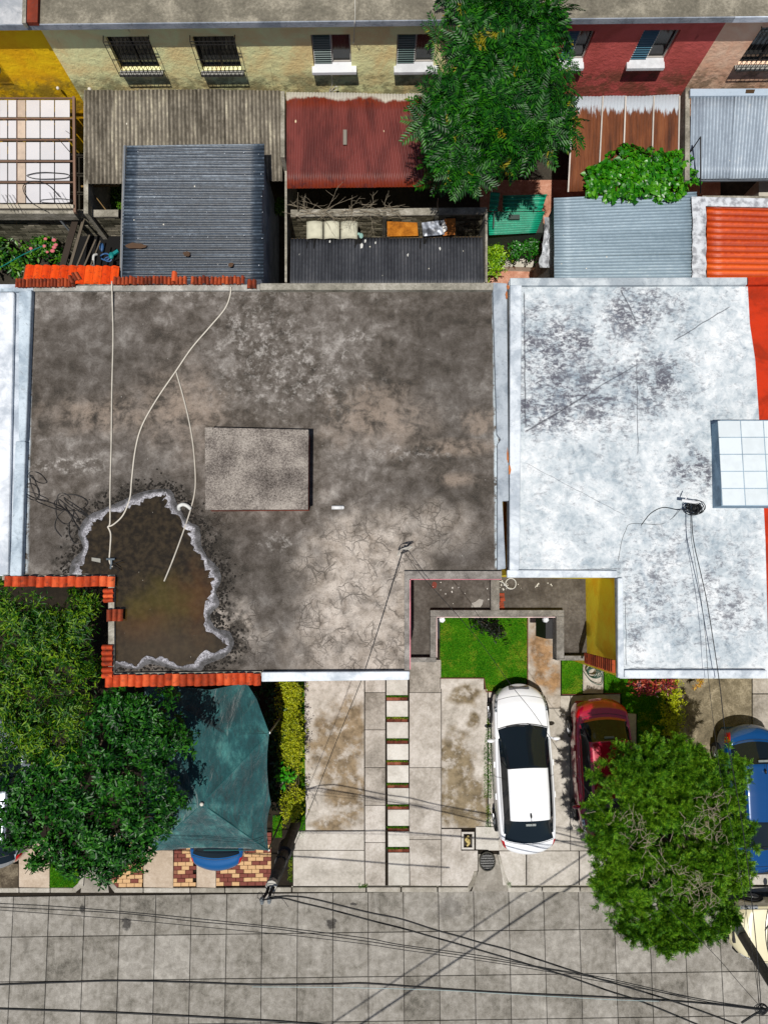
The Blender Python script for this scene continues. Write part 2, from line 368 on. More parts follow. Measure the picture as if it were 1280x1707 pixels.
def white_roof_mat(strong=1.0, name='limewashed_roof', lines=True):
    z = 5.0; n = N(name, .8, .25)
    a = n.noise(.9, 8, .6, .6, off=1); b = n.noise(5, 8, .7, .5, off=2)
    f = n.m('ADD', n.m('MULTIPLY', a, .5), n.m('MULTIPLY', b, .5))
    cc = n.ramp(f, [(.36, A(150, 164, 174)), (.48, A(198, 206, 211)), (.6, A(232, 235, 237))])
    mk = [n.blob(925, 580, z, 85, 70, .8, 1.1), n.blob(950, 660, z, 110, 60, .8, 1.1), n.blob(900, 690, z, 60, 36, .4, .8, 4), n.blob(975, 665, z, 85, 22, .7, 1), n.blob(1012, 672, z, 22, 18, .4, .8, 6), n.blob(1085, 640, z, 60, 45, .9, 1.2),
          n.blob(1060, 520, z, 60, 50, .9, 1), n.blob(1155, 785, z, 45, 32, .7, 1, 4), n.m('MULTIPLY', n.mx(n.blob(1090, 980, z, 60, 60, 1, 1.3, 3), n.blob(1200, 1000, z, 60, 60, 1, 1.3, 3)), .7),
          n.m('MULTIPLY', n.mx(n.blob(1060, 1050, z, 16, 50, .8, 1, 4), n.blob(1120, 900, z, 50, 30, 1, 1.2)), .6)]
    msk = n.mx(*mk) if lines else n.rmp(a, .5, .7)
    d = n.m('ADD', n.m('MULTIPLY', n.noise(11, 12, .82, .5, vec=n.vmul(n.pos, (.75, 1.2, 1)), off=6), .72), n.m('MULTIPLY', n.noise(2.2, 7, .7, .3, off=3), .28))
    e = n.m('MULTIPLY', n.rmp(n.m('ADD', d, n.m('MULTIPLY', msk, .075)), .505, .615), n.m('ADD', n.m('MULTIPLY', msk, .5), .5))
    cc = n.mix(n.m('MULTIPLY', e, strong), cc, A(92, 92, 102))
    cc = n.mix(n.m('MULTIPLY', n.rmp(n.noise(2.6, 7, .68, .8, off=12), .5, .7), .45*strong), cc, A(140, 158, 172))
    if lines:
        ln = n.mx(segmask(n, 872, 722, 982, 656, z, .022), segmask(n, 985, 652, 1065, 606, z, .014), segmask(n, 1120, 570, 1218, 510, z, .016), segmask(n, 1032, 480, 1064, 545, z, .02), segmask(n, 1042, 860, 872, 770, z, .006),
                  segmask(n, 873, 485, 875, 716, z, .02), segmask(n, 870, 952, 1030, 948, z, .01), segmask(n, 1044, 1114, 1276, 1114, z, .014), segmask(n, 1041, 1000, 1043, 1112, z, .01), segmask(n, 1060, 600, 1062, 760, z, .012))
        cc = n.mix(n.m('MULTIPLY', ln, .7), cc, A(62, 62, 70))
    n.col(cc); n.bump(n.m('ADD', b, n.m('MULTIPLY', d, .5)), .012); return n.mat
@cached
def limewash(name, r, g, b, dirt, seed):
    n = N(name, .85, .2); a = n.noise(1.6, 8, .65, .4, off=seed); d = n.noise(12, 8, .75, .8, off=seed+2)
    cc = n.mix(n.rmp(a, .36, .6), A(r*.78, g*.8, b*.82), A(r, g, b))
    cc = n.mix(n.m('MULTIPLY', n.rmp(d, .52, .7), dirt), cc, A(80, 80, 80)); n.col(cc); n.bump(d, .012); return n.mat
@cached
def kerb_mat():
    return concrete('kerb_concrete', (92, 88, 78), (150, 145, 132), (196, 190, 178), 2.5, 3, .4)
# ---------------------------------------------------------------- ground sheet
E = 300
gm = MB(); gm.add([(-E, -E, -.25), (E, -E, -.25), (E, E, -.25), (-E, E, -.25)], [(0, 1, 2, 3)])
ob('ground', gm, concrete('packed_earth', (34, 30, 24), (50, 44, 36), (70, 62, 50), .8), kind='structure')

# ---------------------------------------------------------------- house with the dark concrete roof
ZR = 5.0
M_DR = dark_roof_mat()
hA = thing('concrete_roof_house', 'house under a wide dark stained flat concrete roof with puddle', 'house', P(440, 720, 0))
top = W([(37, 962), (192, 962), (192, 1122), (683, 1122), (683, 953), (836, 953), (826, 474), (48, 474)], ZR)
m = MB(); m.prism(top, ZR-.22); ob('roof_slab', m, M_DR, hA)
wt = W([(38, 960), (195, 960), (195, 1119), (680, 1119), (680, 958), (833, 958), (824, 477), (50, 477)], ZR)
m = MB(); m.prism([Vector((p.x, p.y, ZR-.22)) for p in wt], -.2); ob('wall', m, plain('pink_wall', 205, 120, 118), hA)
kb = kerb_mat()
m = MB(); m.pp([(434, 483), (822, 483), (822, 471), (434, 472)], ZR+.13, ZR-.01); ob('roof_kerb', m, kb, hA, bevel=.012)
m = MB(); m.pp([(50, 485), (434, 484), (434, 474), (120, 476), (50, 478)], ZR+.07, ZR-.01); ob('roof_kerb', m, concrete('pale_mortar', (120, 118, 110), (168, 165, 158), (215, 212, 205), 3), hA, bevel=.01)
m = MB(); m.pp([(674, 965), (836, 965), (836, 952), (674, 952)], ZR+.1, ZR-.01); m.pp([(674, 965), (682.5, 965), (682.5, 1119), (674, 1119)], ZR+.1, ZR-.01); ob('roof_kerb', m, concrete('speckled_kerb', (88, 84, 80), (140, 134, 128), (176, 170, 164), 4, 2, .5), hA)
m = MB(); m.pp([(682.8, 1116), (684.3, 1116), (684.3, 966.5), (682.8, 966.5)], ZR+.09, ZR-.3); m.pp([(684.3, 966.2), (836, 966.2), (836, 965.2), (684.3, 965.2)], ZR+.09, ZR-.3)
ob('edge_trim', m, limewash('pink_trim', 235, 150, 160, .3, 1), hA)
m = MB(); m.pp([(436, 1136.5), (682, 1133.5), (683, 1119), (436, 1120.5)], ZR+.16, ZR-.25); ob('roof_kerb', m, limewash('white_kerb', 236, 242, 248, .12, 4), hA, label='white painted kerb along the front edge', bevel=.02)
m = MB(); m.pp([(192, 1131), (436, 1127), (436, 1119), (192, 1122)], ZR+.08, ZR-.2); m.pp([(181, 1128), (191, 1128), (191, 963), (181, 963)], ZR+.08, ZR-.2); m.pp([(4, 967), (192, 967), (192, 958.5), (4, 959.5)], ZR+.05, ZR-.2)
ob('roof_kerb', m, kb, hA)
T = P
def zt(px, py, z=ZR+.1): return P(px, py, z)
tile_row(hA, zt(176, 1144.5), zt(435, 1141.5), 21, .235, tile_mat('new'), 1, 1)
tile_row(hA, zt(8, 978.5), zt(192, 978), 14, .21, tile_mat('new'), 1, 2)
tile_row(hA, zt(190.5, 980), zt(190.5, 1005), 3, .2, tile_mat('new'), -1, 3)
tile_row(hA, zt(189.5, 1074), zt(189.5, 1130), 6, .215, tile_mat('new'), -1, 4)
tile_row(hA, zt(179, 1036), zt(206, 1036), 3, .24, tile_mat('old'), 1, 5, z=.02)
tile_row(hA, zt(27, 481), zt(126, 479.5), 17, .19, tile_mat('old'), 1, 6)
tile_row(hA, zt(122, 476), zt(140, 467), 3, .19, tile_mat('old'), 1, 16, z=.05, jit=3)
tile_row(hA, zt(190, 475.5), zt(408, 475), 34, .17, tile_mat('old'), 1, 7, skip=(19,), jit=1.5)
tile_row(hA, zt(412, 482), zt(428, 482), 2, .2, tile_mat('old'), 1, 8)
tile_row(hA, zt(287, 472), zt(296, 472), 1, .22, tile_mat('new'), 1, 9, z=.05)
# box on the roof
hb = thing('roof_hatch_box', 'low square concrete box with red sides standing on the dark roof', 'roof box', P(428, 790, ZR))
zt2 = ZR+.6
m = MB(); m.pp([(342.5, 850), (513.5, 849), (514.5, 716), (341.5, 712)], zt2, zt2-.1)
nb = N('gritty_slab', .95, .1); q = nb.noise(34, 6, .75); w_ = nb.noise(2, 6, off=3)
cc = nb.ramp(nb.m('ADD', nb.m('MULTIPLY', q, .6), nb.m('MULTIPLY', w_, .4)), [(.36, A(66, 60, 56)), (.46, A(118, 110, 104)), (.56, A(166, 157, 148)), (.7, A(196, 188, 178))])
cc = nb.mix(nb.m('MULTIPLY', nb.rmp(nb.voro(22), .16, .24, 1, 0), nb.rmp(nb.noise(5, off=6), .42, .6)), cc, A(50, 46, 44))
nb.col(cc); nb.bump(q, .02)
ob('lid_slab', m, nb.mat, hb, bevel=.012)
m = MB(); m.pp([(344.5, 848), (512, 847), (513, 718), (343.5, 714)], zt2-.1, ZR-.005); ob('side_wall', m, limewash('brick_red_paint', 165, 72, 48, .3, 5), hb)

# puddle, foam, wet stones
outer = [(116, 957), (121, 935), (139, 914), (131, 888), (146, 861), (174, 848), (210, 832), (234, 821), (269, 815), (287, 819), (296, 840), (314, 868), (333, 880), (336, 908), (347, 929), (365, 947), (369, 968), (361, 986), (366, 1008),
         (351, 1026), (361, 1047), (383, 1053), (390, 1074), (376, 1094), (344, 1108), (331, 1119), (281, 1113), (252, 1107), (228, 1116), (200, 1112), (193.5, 1118)]
oo = smooth_path([P(x, y, ZR+.002) for x, y in outer], 7)
cx_ = P(250, 960, ZR)
r_ = random.Random(5); inner = []
cor = P(194, 962, ZR)
for i, p in enumerate(oo):
    d = oo[min(i+1, len(oo)-1)]-oo[max(i-1, 0)]; d.normalize(); nr = Vector((d.y, -d.x, 0))
    w = .175+.05*math.sin(i*.31)+.03*math.sin(i*.83)+r_.uniform(-.025, .03)
    if i > 175: w *= .75
    inner.append(p+nr*w)
wl = [Vector((p.x, p.y, ZR+.004)) for p in oo[2:]]+[P(193.2, 1118, ZR+.004), P(193.2, 962, ZR+.004)]
m = MB(); m.add(wl, [tuple(range(len(wl)))])
n = N('puddle_water', .06, .5); a = n.noise(1.4, 6, .6, .5); b = n.noise(9, 5, .6, off=3)
cc = n.mix(n.rmp(b, .35, .7), A(36, 30, 20), A(62, 52, 36))
cc = n.mix(n.m('MULTIPLY', n.mx(n.blob(275, 1000, ZR, 40, 30, 1, 1.1, 3), n.blob(232, 1015, ZR, 26, 22, 1, 1.1, 4)), .4), cc, A(96, 84, 26))
cc = n.mix(n.m('MULTIPLY', n.mx(n.blob(330, 1000, ZR, 28, 44, 1, 1.2, 3), n.blob(245, 1040, ZR, 40, 20, 1, 1)), .3), cc, A(110, 70, 34))
cc = n.mix(n.m('MULTIPLY', n.blob(270, 1080, ZR, 80, 40, .7), .45), cc, A(80, 68, 52))
cc = n.mix(n.rmp(n.voro(5, vec=n.pos), .018, .03, 1, 0), cc, A(220, 215, 200)); n.col(cc)
ob('puddle', m, n.mat, kind='structure')
fm = MB(); K = 7; V = []; TT = []; rr = np.random.default_rng(3)
for i in range(len(oo)):
    for k in range(K+1):
        t = k/K; p = oo[i].lerp(inner[i], t+(.12*rr.normal() if k == K else 0)); TT.append(t); V.append((p.x+rr.normal()*.003, p.y+rr.normal()*.003, ZR+.006+.022*math.sin(math.pi*min(1, t*.9+.05))+abs(rr.normal())*.006))
fm.add(V, [(i*(K+1)+k, i*(K+1)+k+1, (i+1)*(K+1)+k+1, (i+1)*(K+1)+k) for i in range(len(oo)-1) for k in range(K)])
n = N('scum_foam', .5, .5); v1 = n.voro(26); a = n.noise(30, 8, .8); b = n.noise(2.8, 4, off=5)
cc = n.ramp(n.m('ADD', n.m('MULTIPLY', a, .8), n.m('MULTIPLY', b, .3)), [(.46, A(46, 42, 40)), (.56, A(92, 90, 98)), (.67, A(160, 158, 172)), (.76, A(236, 232, 240))]); tn = n.t.nodes.new('ShaderNodeAttribute'); tn.attribute_name = 'across'; tf = tn.outputs['Fac']
outer_c = n.mix(n.rmp(n.noise(5, 6, .7), .35, .6), A(48, 46, 44), A(92, 90, 92)); inn = n.ramp(n.m('ADD', n.m('MULTIPLY', a, .8), n.m('MULTIPLY', b, .3)), [(.43, A(66, 62, 62)), (.54, A(142, 140, 146)), (.68, A(234, 232, 238))])
cc = n.mix(n.rmp(n.m('ADD', tf, n.m('MULTIPLY', n.m('SUBTRACT', b, .5), .9)), .3, .7), outer_c, inn)
n.col(cc); n.bump(a, .02)
foam_o = ob('puddle_foam', fm, n.mat, label=None, kind='stuff', smooth=True)
fat = foam_o.data.attributes.new('across', 'FLOAT', 'POINT'); fat.data.foreach_set('value', TT)
# black algae flakes round the rim
fl = []; FF = []; rr = random.Random(11)
for i in range(0, len(oo)):
    for _ in range(5):
        d = oo[min(i+1, len(oo)-1)]-oo[max(i-1, 0)]; d.normalize(); nr = Vector((-d.y, d.x, 0)); p = oo[i]+nr*abs(rr.gauss(0, .13)+.03)+d*rr.uniform(-.08, .08)
        if p.y < P(300, 1117, ZR).y or p.x < P(120, 950, ZR).x-.4 or (p.x < P(193, 0, ZR).x and p.y < P(190, 957, ZR).y): continue
        s = rr.uniform(.008, .035); a0 = rr.uniform(0, 6); b = len(fl); k = rr.randint(5, 7)
        for j in range(k): aa = a0+6.283*j/k; q = s*rr.uniform(.4, 1.3); fl.append((p.x+q*math.cos(aa), p.y+q*math.sin(aa), ZR+.003+rr.uniform(0, .006)))
        fl.append((p.x, p.y, ZR+.012)); FF += [(b+j, b+(j+1) % k, b+k) for j in range(k)]
m = MB(); m.add(fl, FF); ob('algae_flakes', m, plain('black_algae', 30, 26, 22, .9), kind='stuff')

def yellow_wall_mat():
    n = N('yellow_wall', .85, .2); a = n.noise(2, 7, .6); n.col(n.mix(n.rmp(a, .3, .6), A(246, 196, 44, 1.0), A(255, 210, 60, 1.1))); n.bump(n.noise(14, 4), .01); return n.mat
# ---------------------------------------------------------------- west neighbour roof
hW = thing('white_roof_house', 'house under the narrow bluish white flat roof at the left edge', 'house', P(-100, 720, 0))
m = MB(); m.pp([(-420, 960), (37, 960), (48, 474), (-420, 474)], ZR+.0, ZR-.2); m.pp([(-420, 958), (36, 958), (46, 477), (-420, 477)], ZR-.2, -.2); ob('roof_slab', m, limewash('west_lime', 214, 222, 232, .35, 7), hW)
m = MB(); m.pp([(31, 735), (43, 735), (53, 482), (31, 486)], ZR+.16, ZR-.01, 0); m.pp([(16, 960), (36, 960), (43, 735), (26, 735)], ZR+.15, ZR-.01, 0); ob('parapet', m, limewash('west_parapet', 205, 218, 228, .5, 9), hW, bevel=.03)
m = MB(); m.pp([(-3, 958), (14, 958), (24, 486), (-3, 486)], ZR+.1, ZR-.01); ob('parapet', m, limewash('west_parapet2', 236, 240, 246, .12, 3), hW, bevel=.04)
m = MB(); m.pp([(-420, 486), (56, 486), (56, 480), (-420, 480)], ZR+.08, ZR-.01); ob('roof_kerb', m, limewash('west_parapet', 205, 218, 228, .5, 9), hW)
# ---------------------------------------------------------------- east house, white roof
hE = thing('limewashed_roof_house', 'house under the mottled white limewashed flat roof with mildew', 'house', P(1060, 760, 0))
M_WR = white_roof_mat()
curve = [(1245, 466), (1249, 540), (1258, 600), (1264, 690), (1268, 760), (1275, 900), (1281, 1133)]
m = MB(); m.pp([(848, 960), (1030, 963), (1033, 1131), ]+[(1281, 1131)]+curve[::-1][1:]+[(848, 468)], ZR+.02, ZR-.22); ob('roof_slab', m, M_WR, hE)
m = MB(); m.pp([(849, 958), (1029, 962), (1033, 1129), (1500, 1129), (1500, 470), (849, 470)], ZR-.22, -.2); ob('wall', m, yellow_wall_mat(), hE)
m = MB(); m.pp([(1282, 1131)]+[(1500, 1131), (1500, 466)]+curve[:-1], ZR+.015, ZR-.21); ob('roof_slab', m, limewash('red_roof_paint', 200, 52, 14, .12, 6), hE, label='red painted strip of the roof at its right edge')
lw = limewash('east_rim', 226, 232, 238, .3, 8)
m = MB(); m.pp([(849, 950), (866, 950), (870, 474), (850, 474)], ZR+.14, ZR-.01); ob('parapet', m, lw, hE, bevel=.03)
m = MB(); m.pp([(821, 470), (845, 472), (848, 835), (837.5, 835), (843, 948), (829, 950), (829, 740), (835, 732), (828, 724)][::1], ZR+.11, ZR-.01); ob('parapet', m, limewash('grey_rim', 178, 186, 194, .4, 5), hA, bevel=.02)
m = MB(); m.pp([(850, 475.5), (1245, 474.5), (1245, 462), (850, 463)], ZR+.12, ZR-.01); ob('roof_kerb', m, limewash('grey_rim2', 205, 212, 216, .5, 11), hE, bevel=.015)
m = MB(); m.pp([(1246, 474.5), (1500, 473), (1500, 461), (1246, 462)], ZR+.12, ZR-.01); ob('roof_kerb', m, limewash('red_roof_paint', 200, 52, 14, .12, 6), hE)
m = MB(); m.pp([(845, 963), (1029, 963), (1029, 951), (845, 950)], ZR+.1, ZR-.01); m.pp([(1029.5, 1130), (1040, 1130), (1038, 963.5), (1029.5, 963.5)], ZR+.1, ZR-.01); m.pp([(1040.5, 1130), (1278, 1130), (1278, 1117), (1040.5, 1117)], ZR+.1, ZR-.01); ob('roof_kerb', m, lw, hE, bevel=.02)
# rust streaks on the white parapet
for (x, y, rx_, ry_) in [(846, 478, 3, 5), (844, 492, 2.5, 7), (849, 783, 2.5, 9), (846, 760, 1.5, 14)]:
    m = MB(); c = P(x, y, ZR+.147); k = 15/FPX; rg = random.Random(x*y)
    pts = [Vector((c.x+rx_*k*math.cos(a)*rg.uniform(.5, 1.2), c.y+ry_*k*math.sin(a)*rg.uniform(.6, 1.2), c.z)) for a in [i*.45 for i in range(14)]]
    m.slab(pts, .004); ob('rust_flake', m, plain('rust_stain', 190, 112, 60), hE)
# tiled tank on the east roof
tk = thing('tiled_roof_tank', 'box tank topped with a grid of white tiles on the white roof', 'water tank', P(1260, 775, ZR))
zk = ZR+.42
m = MB(); m.pp([(1202, 843.5), (1420, 843.5), (1420, 700), (1199.5, 700)], zk, ZR); ob('tank_wall', m, limewash('shaded_white_wall', 150, 176, 196, .35, 3), tk, bevel=.01)  # white wall, its bluish shade put into the colour
p0 = P(1203, 843, zk); p1 = P(1239.3, 806, zk); tw = p1.x-p0.x; th = (P(1201, 701, zk).y-p0.y)/5
tm = box_mesh('tile', tw-.014, th-.014, .012, plain('white_tile', 222, 230, 234, .35, 0, .05))
for i in range(6):
    for j in range(5): lay(tk, 'tile', tm, (p0.x+tw*(i+.5), p0.y+th*(j+.5), zk+.001))

# ---------------------------------------------------------------- lower entrance canopy in front
ZC = 2.45
M_SL = concrete('canopy_concrete', (56, 50, 44), (86, 80, 74), (118, 112, 106), 1.6, 8, .3)
cn = thing('entrance_canopy', 'low dark concrete slab canopy with raised rim between the two roofs', 'canopy', P(830, 1000, 0))
m = MB(); m.pp([(660, 1099), (722, 1099), (722, 1022), (933, 1022), (933, 1097), (985, 1097), (985, 930), (660, 930)], ZC, ZC-.14); ob('slab', m, M_SL, cn)
M_RIM = concrete('rim_concrete', (84, 80, 76), (128, 124, 118), (170, 166, 160), 3.5, 4, .45)
rims = [[(660, 1104), (727, 1104), (727, 1096), (660, 1096)], [(717, 1095.8), (727, 1095.8), (727, 1028), (717, 1028)], [(717, 1027.8), (940, 1027.8), (940, 1017), (717, 1017)],
        [(927, 1098), (940, 1098), (940, 1028), (927, 1028)], [(927, 1101), (985, 1101), (985, 1093), (940.3, 1093), (940.3, 1098.3), (927, 1098.3)]]
for L in rims:
    m = MB(); m.pp(L, ZC+.22, ZC-.16); ob('rim', m, M_RIM, cn, bevel=.01)
m = MB(); m.pp([(818, 1016.8), (832, 1016.8), (832, 960), (818, 960)], ZC+.2, ZC-.01); ob('dividing_kerb', m, M_RIM, cn)
m = MB(); m.pp([(727.2, 1029.6), (926, 1029.6), (926, 1028.2), (727.2, 1028.2)], ZC+.1, ZC-.16); m.pp([(727.1, 1096), (728.5, 1096), (728.5, 1030), (727.1, 1030)], ZC+.1, ZC-.16)
ob('edge_trim', m, limewash('rosy_edge', 235, 205, 200, .4, 3), cn)
m = MB(); m.pp([(662, 1000), (815, 1000), (815, 950), (662, 950)], ZC-.15, -.2); m.pp([(835, 1000), (985, 1000), (985, 950), (835, 950)], ZC-.15, -.2); ob('wall', m, plain('pink_wall', 205, 120, 118), cn)
for (x0, x1, hx) in ((909, 926.5, 910), (728.7, 733, 737)):  # black boxes stand in for the dark shade below the rim
    o = thing('shade_panel', 'wide black panel standing in for shade under the canopy rim beside the concrete path' if x0 > 800 else 'narrow black panel standing in for shade under the canopy rim beside the lawn corner', 'panel', P(x0, 1046, 1.9), 'black shade stand-ins under the entrance canopy')
    m = MB(); m.pp(rect(x0, 1031, x1, 1065), 2.28, 1.2); ob('panel', m, plain('shade_black', 30, 29, 32, .6), o, bevel=.01)
    l = thing('globe_lamp', 'white hexagonal lamp over the black shade panel by the concrete path' if x0 > 800 else 'white hexagonal lamp at the corner of the square lawn', 'lamp', P(hx, 1033, 2.3), 'white hexagonal lamps below the canopy rim')
    c = P(hx, 1033, 2.42); m = MB(); m.cyl(c, .085, 2.34, 2.42, 6, 0, .07); m.cyl(c, .05, 2.425, 2.45, 6); ob('lamp_cap', m, plain('lamp_white', 235, 238, 242, .4), l, bevel=.008)
    m = MB(); m.cyl(c, .05, 2.2, 2.338, 8); ob('lamp_glass', m, plain('lamp_glass_white', 200, 200, 196, .2), l)
# hose ring, brick pieces and litter on the canopy
m = MB(); c = P(851, 973, ZC+.03)
m.tube([(c.x+.125*math.cos(t*.35)*(1+.04*math.sin(t)), c.y+.13*math.sin(t*.35), c.z+.012+.004*(t/18)) for t in range(0, 38)], .012); m.tube(smooth_path([P(832, 969, ZC+.02), P(838, 971, ZC+.03), P(845, 979, ZC+.03), P(853, 981, ZC+.03)]), .012)
ob('white_hose_ring', m, plain('hose_white', 225, 225, 222, .5), label='white hose coiled in a ring on the low canopy', cat='hose')
br = thing('tile_stack', 'short row of orange tile pieces left on the low canopy by its divider', 'tiles', P(836, 1003, ZC))
tm2 = box_mesh('broken_tile', .12, .1, .03, tile_mat('old'))
for i, (x, y) in enumerate([(836, 992), (837, 999), (835, 1006), (836, 1013)]): lay(br, 'broken_tile', tm2, P(x, y, ZC+.002+.0*i), .15*i, .1, 0)
# white stain / stones
m = MB(); rg = random.Random(3)
for i in range(46):
    x = rg.choice([rg.uniform(825, 850), rg.uniform(835, 925), rg.uniform(700, 815)]); y = rg.uniform(968, 984) if x > 820 else rg.uniform(970, 1012); c = P(x, y, ZC); s = rg.uniform(.006, .022)
    m.ball(c, s, 1, 1.3, .5, 5, 3)
ob('paint_crumbs', m, plain('crumb_white', 215, 212, 205), kind='stuff')
m = MB(); c = P(797, 1007, ZC+.003); m.slab([c+Vector((x*.0125, y*.0125, 0)) for x, y in [(-14, -6), (4, -6), (8, 0), (10, 8), (2, 10), (-6, 4), (-13, 2)]], .004); ob('mortar_patch', m, plain('mortar', 170, 165, 158), cn)
m = MB(); c = P(724, 975, ZC+.003); m.slab([c+Vector((x*.0125, y*.0125, 0)) for x, y in [(-4, -7), (3, -6), (5, 2), (2, 6), (-3, 6), (-5, 0)]], .004); ob('paint_patch', m, plain('redpatch', 125, 48, 30), cn)
# ================================================================ back row of two-storey houses
ZB = 5.08
e0 = P(0, 41, ZB); e1 = P(1280, 27.5, ZB); ed = (e1-e0).normalized(); en = Vector((-ed.y, ed.x, 0))   # en points away (north)
FO = e0+en*.19
def F(px, py):
    d = ray(px, py); O = Vector((0, 0, CAM_H)); t = (FO-O).dot(en)/d.dot(en); p = O+d*t
    return (p-FO).dot(ed), p.z
def FW(u, z, out=0.0): q = FO+ed*u-en*out; return Vector((q.x, q.y, z))
def roofpt(u, back): q = e0+ed*u+en*back; return Vector((q.x, q.y, ZB))
uo = lambda px: (P(px, 34, ZB)-e0).dot(ed)
segs = [(-6, F(69, 50)[0], 'ochre'), (F(69, 50)[0], F(932, 45)[0], 'cream'), (F(932, 45)[0], F(1209, 38)[0], 'red'), (F(1209, 38)[0], 24, 'rose')]
def stucco(name, r, g, b, seed):
    n = N(name, .9, .15); a = n.noise(1.3, 7, .6, .5, off=seed); b_ = n.noise(25, 4, .7)
    cc = n.mix(n.rmp(a, .36, .62), A(r*.9, g*.89, b*.86, 1.15), A(r, g, b, 1.15))
    sx = n.t.nodes.new('ShaderNodeSeparateXYZ'); n.L(n.pos, sx.inputs[0])
    st = n.noise(3.2, 6, .7, vec=n.vmul(n.pos, (1, 1, .18)), off=seed)
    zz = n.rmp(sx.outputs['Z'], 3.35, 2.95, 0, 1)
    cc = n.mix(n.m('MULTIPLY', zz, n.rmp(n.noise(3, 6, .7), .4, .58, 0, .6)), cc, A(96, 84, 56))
    cc = n.mix(n.m('MULTIPLY', n.rmp(st, .62, .72), .5), cc, A(r*.4, g*.36, b*.34))
    n.col(cc); n.bump(n.m('ADD', n.noise(7, 5), n.m('MULTIPLY', b_, .4)), .02); return n.mat
cols = {'ochre': stucco('ochre_stucco', 240, 182, 20, 2), 'cream': stucco('cream_stucco', 248, 226, 168, 1), 'red': stucco('red_stucco', 186, 88, 84, 3), 'rose': stucco('rose_stucco', 240, 190, 164, 4)}
labs = {'ochre': 'two storey row house with ochre yellow facade at the upper left corner', 'cream': 'long two storey row house with cream facade and four windows',
        'red': 'two storey row house with dark red facade beside the tree', 'rose': 'two storey row house with rosy beige facade at the upper right corner'}
# windows: (house, px top-left, px bottom-left, top-right, bottom-right, kind)
def win(a, b, c, d):
    u0 = (F(*a)[0]+F(*b)[0])/2; u1 = (F(*c)[0]+F(*d)[0])/2; z1 = (F(*a)[1]+F(*c)[1])/2; z0 = (F(*b)[1]+F(*d)[1])/2; return u0, u1, z0, z1
wins = [('cream', win((176, 61), (202, 117), (247, 61), (270, 117)), 'bars'), ('cream', win((320, 61), (338, 117), (389, 60), (405, 117)), 'bars'),
        ('cream', win((517, 58), (524, 111), (584, 57), (586, 110)), 'louvre'), ('cream', win((660.5, 58), (661, 111), (727, 56), (723, 109)), 'louvre'),
        ('red', win((942, 52), (934, 104), (990, 51), (973, 104)), 'louvre2'), ('red', win((1070, 51), (1050, 104), (1135, 49), (1106, 103)), 'louvre2'),
        ('rose', win((1267, 46), (1229, 108), (1350, 45), (1300, 108)), 'bars'), ('ochre', win((-62, 62), (-22, 112), (-40, 62), (0, 112)), 'bars')]
glass = N('dark_glass', .08, .5); glass.col(A(26, 34, 38)); glass = glass.mat
blackm = plain('black_iron', 34, 32, 32, .6); frm = plain('pale_frame', 178, 172, 165, .5)
frm2 = plain('dark_interior', 16, 17, 18, .9)
M_BR = concrete('back_roof_concrete', (84, 80, 70), (126, 120, 106), (176, 168, 150), 1.6, 6, .4)
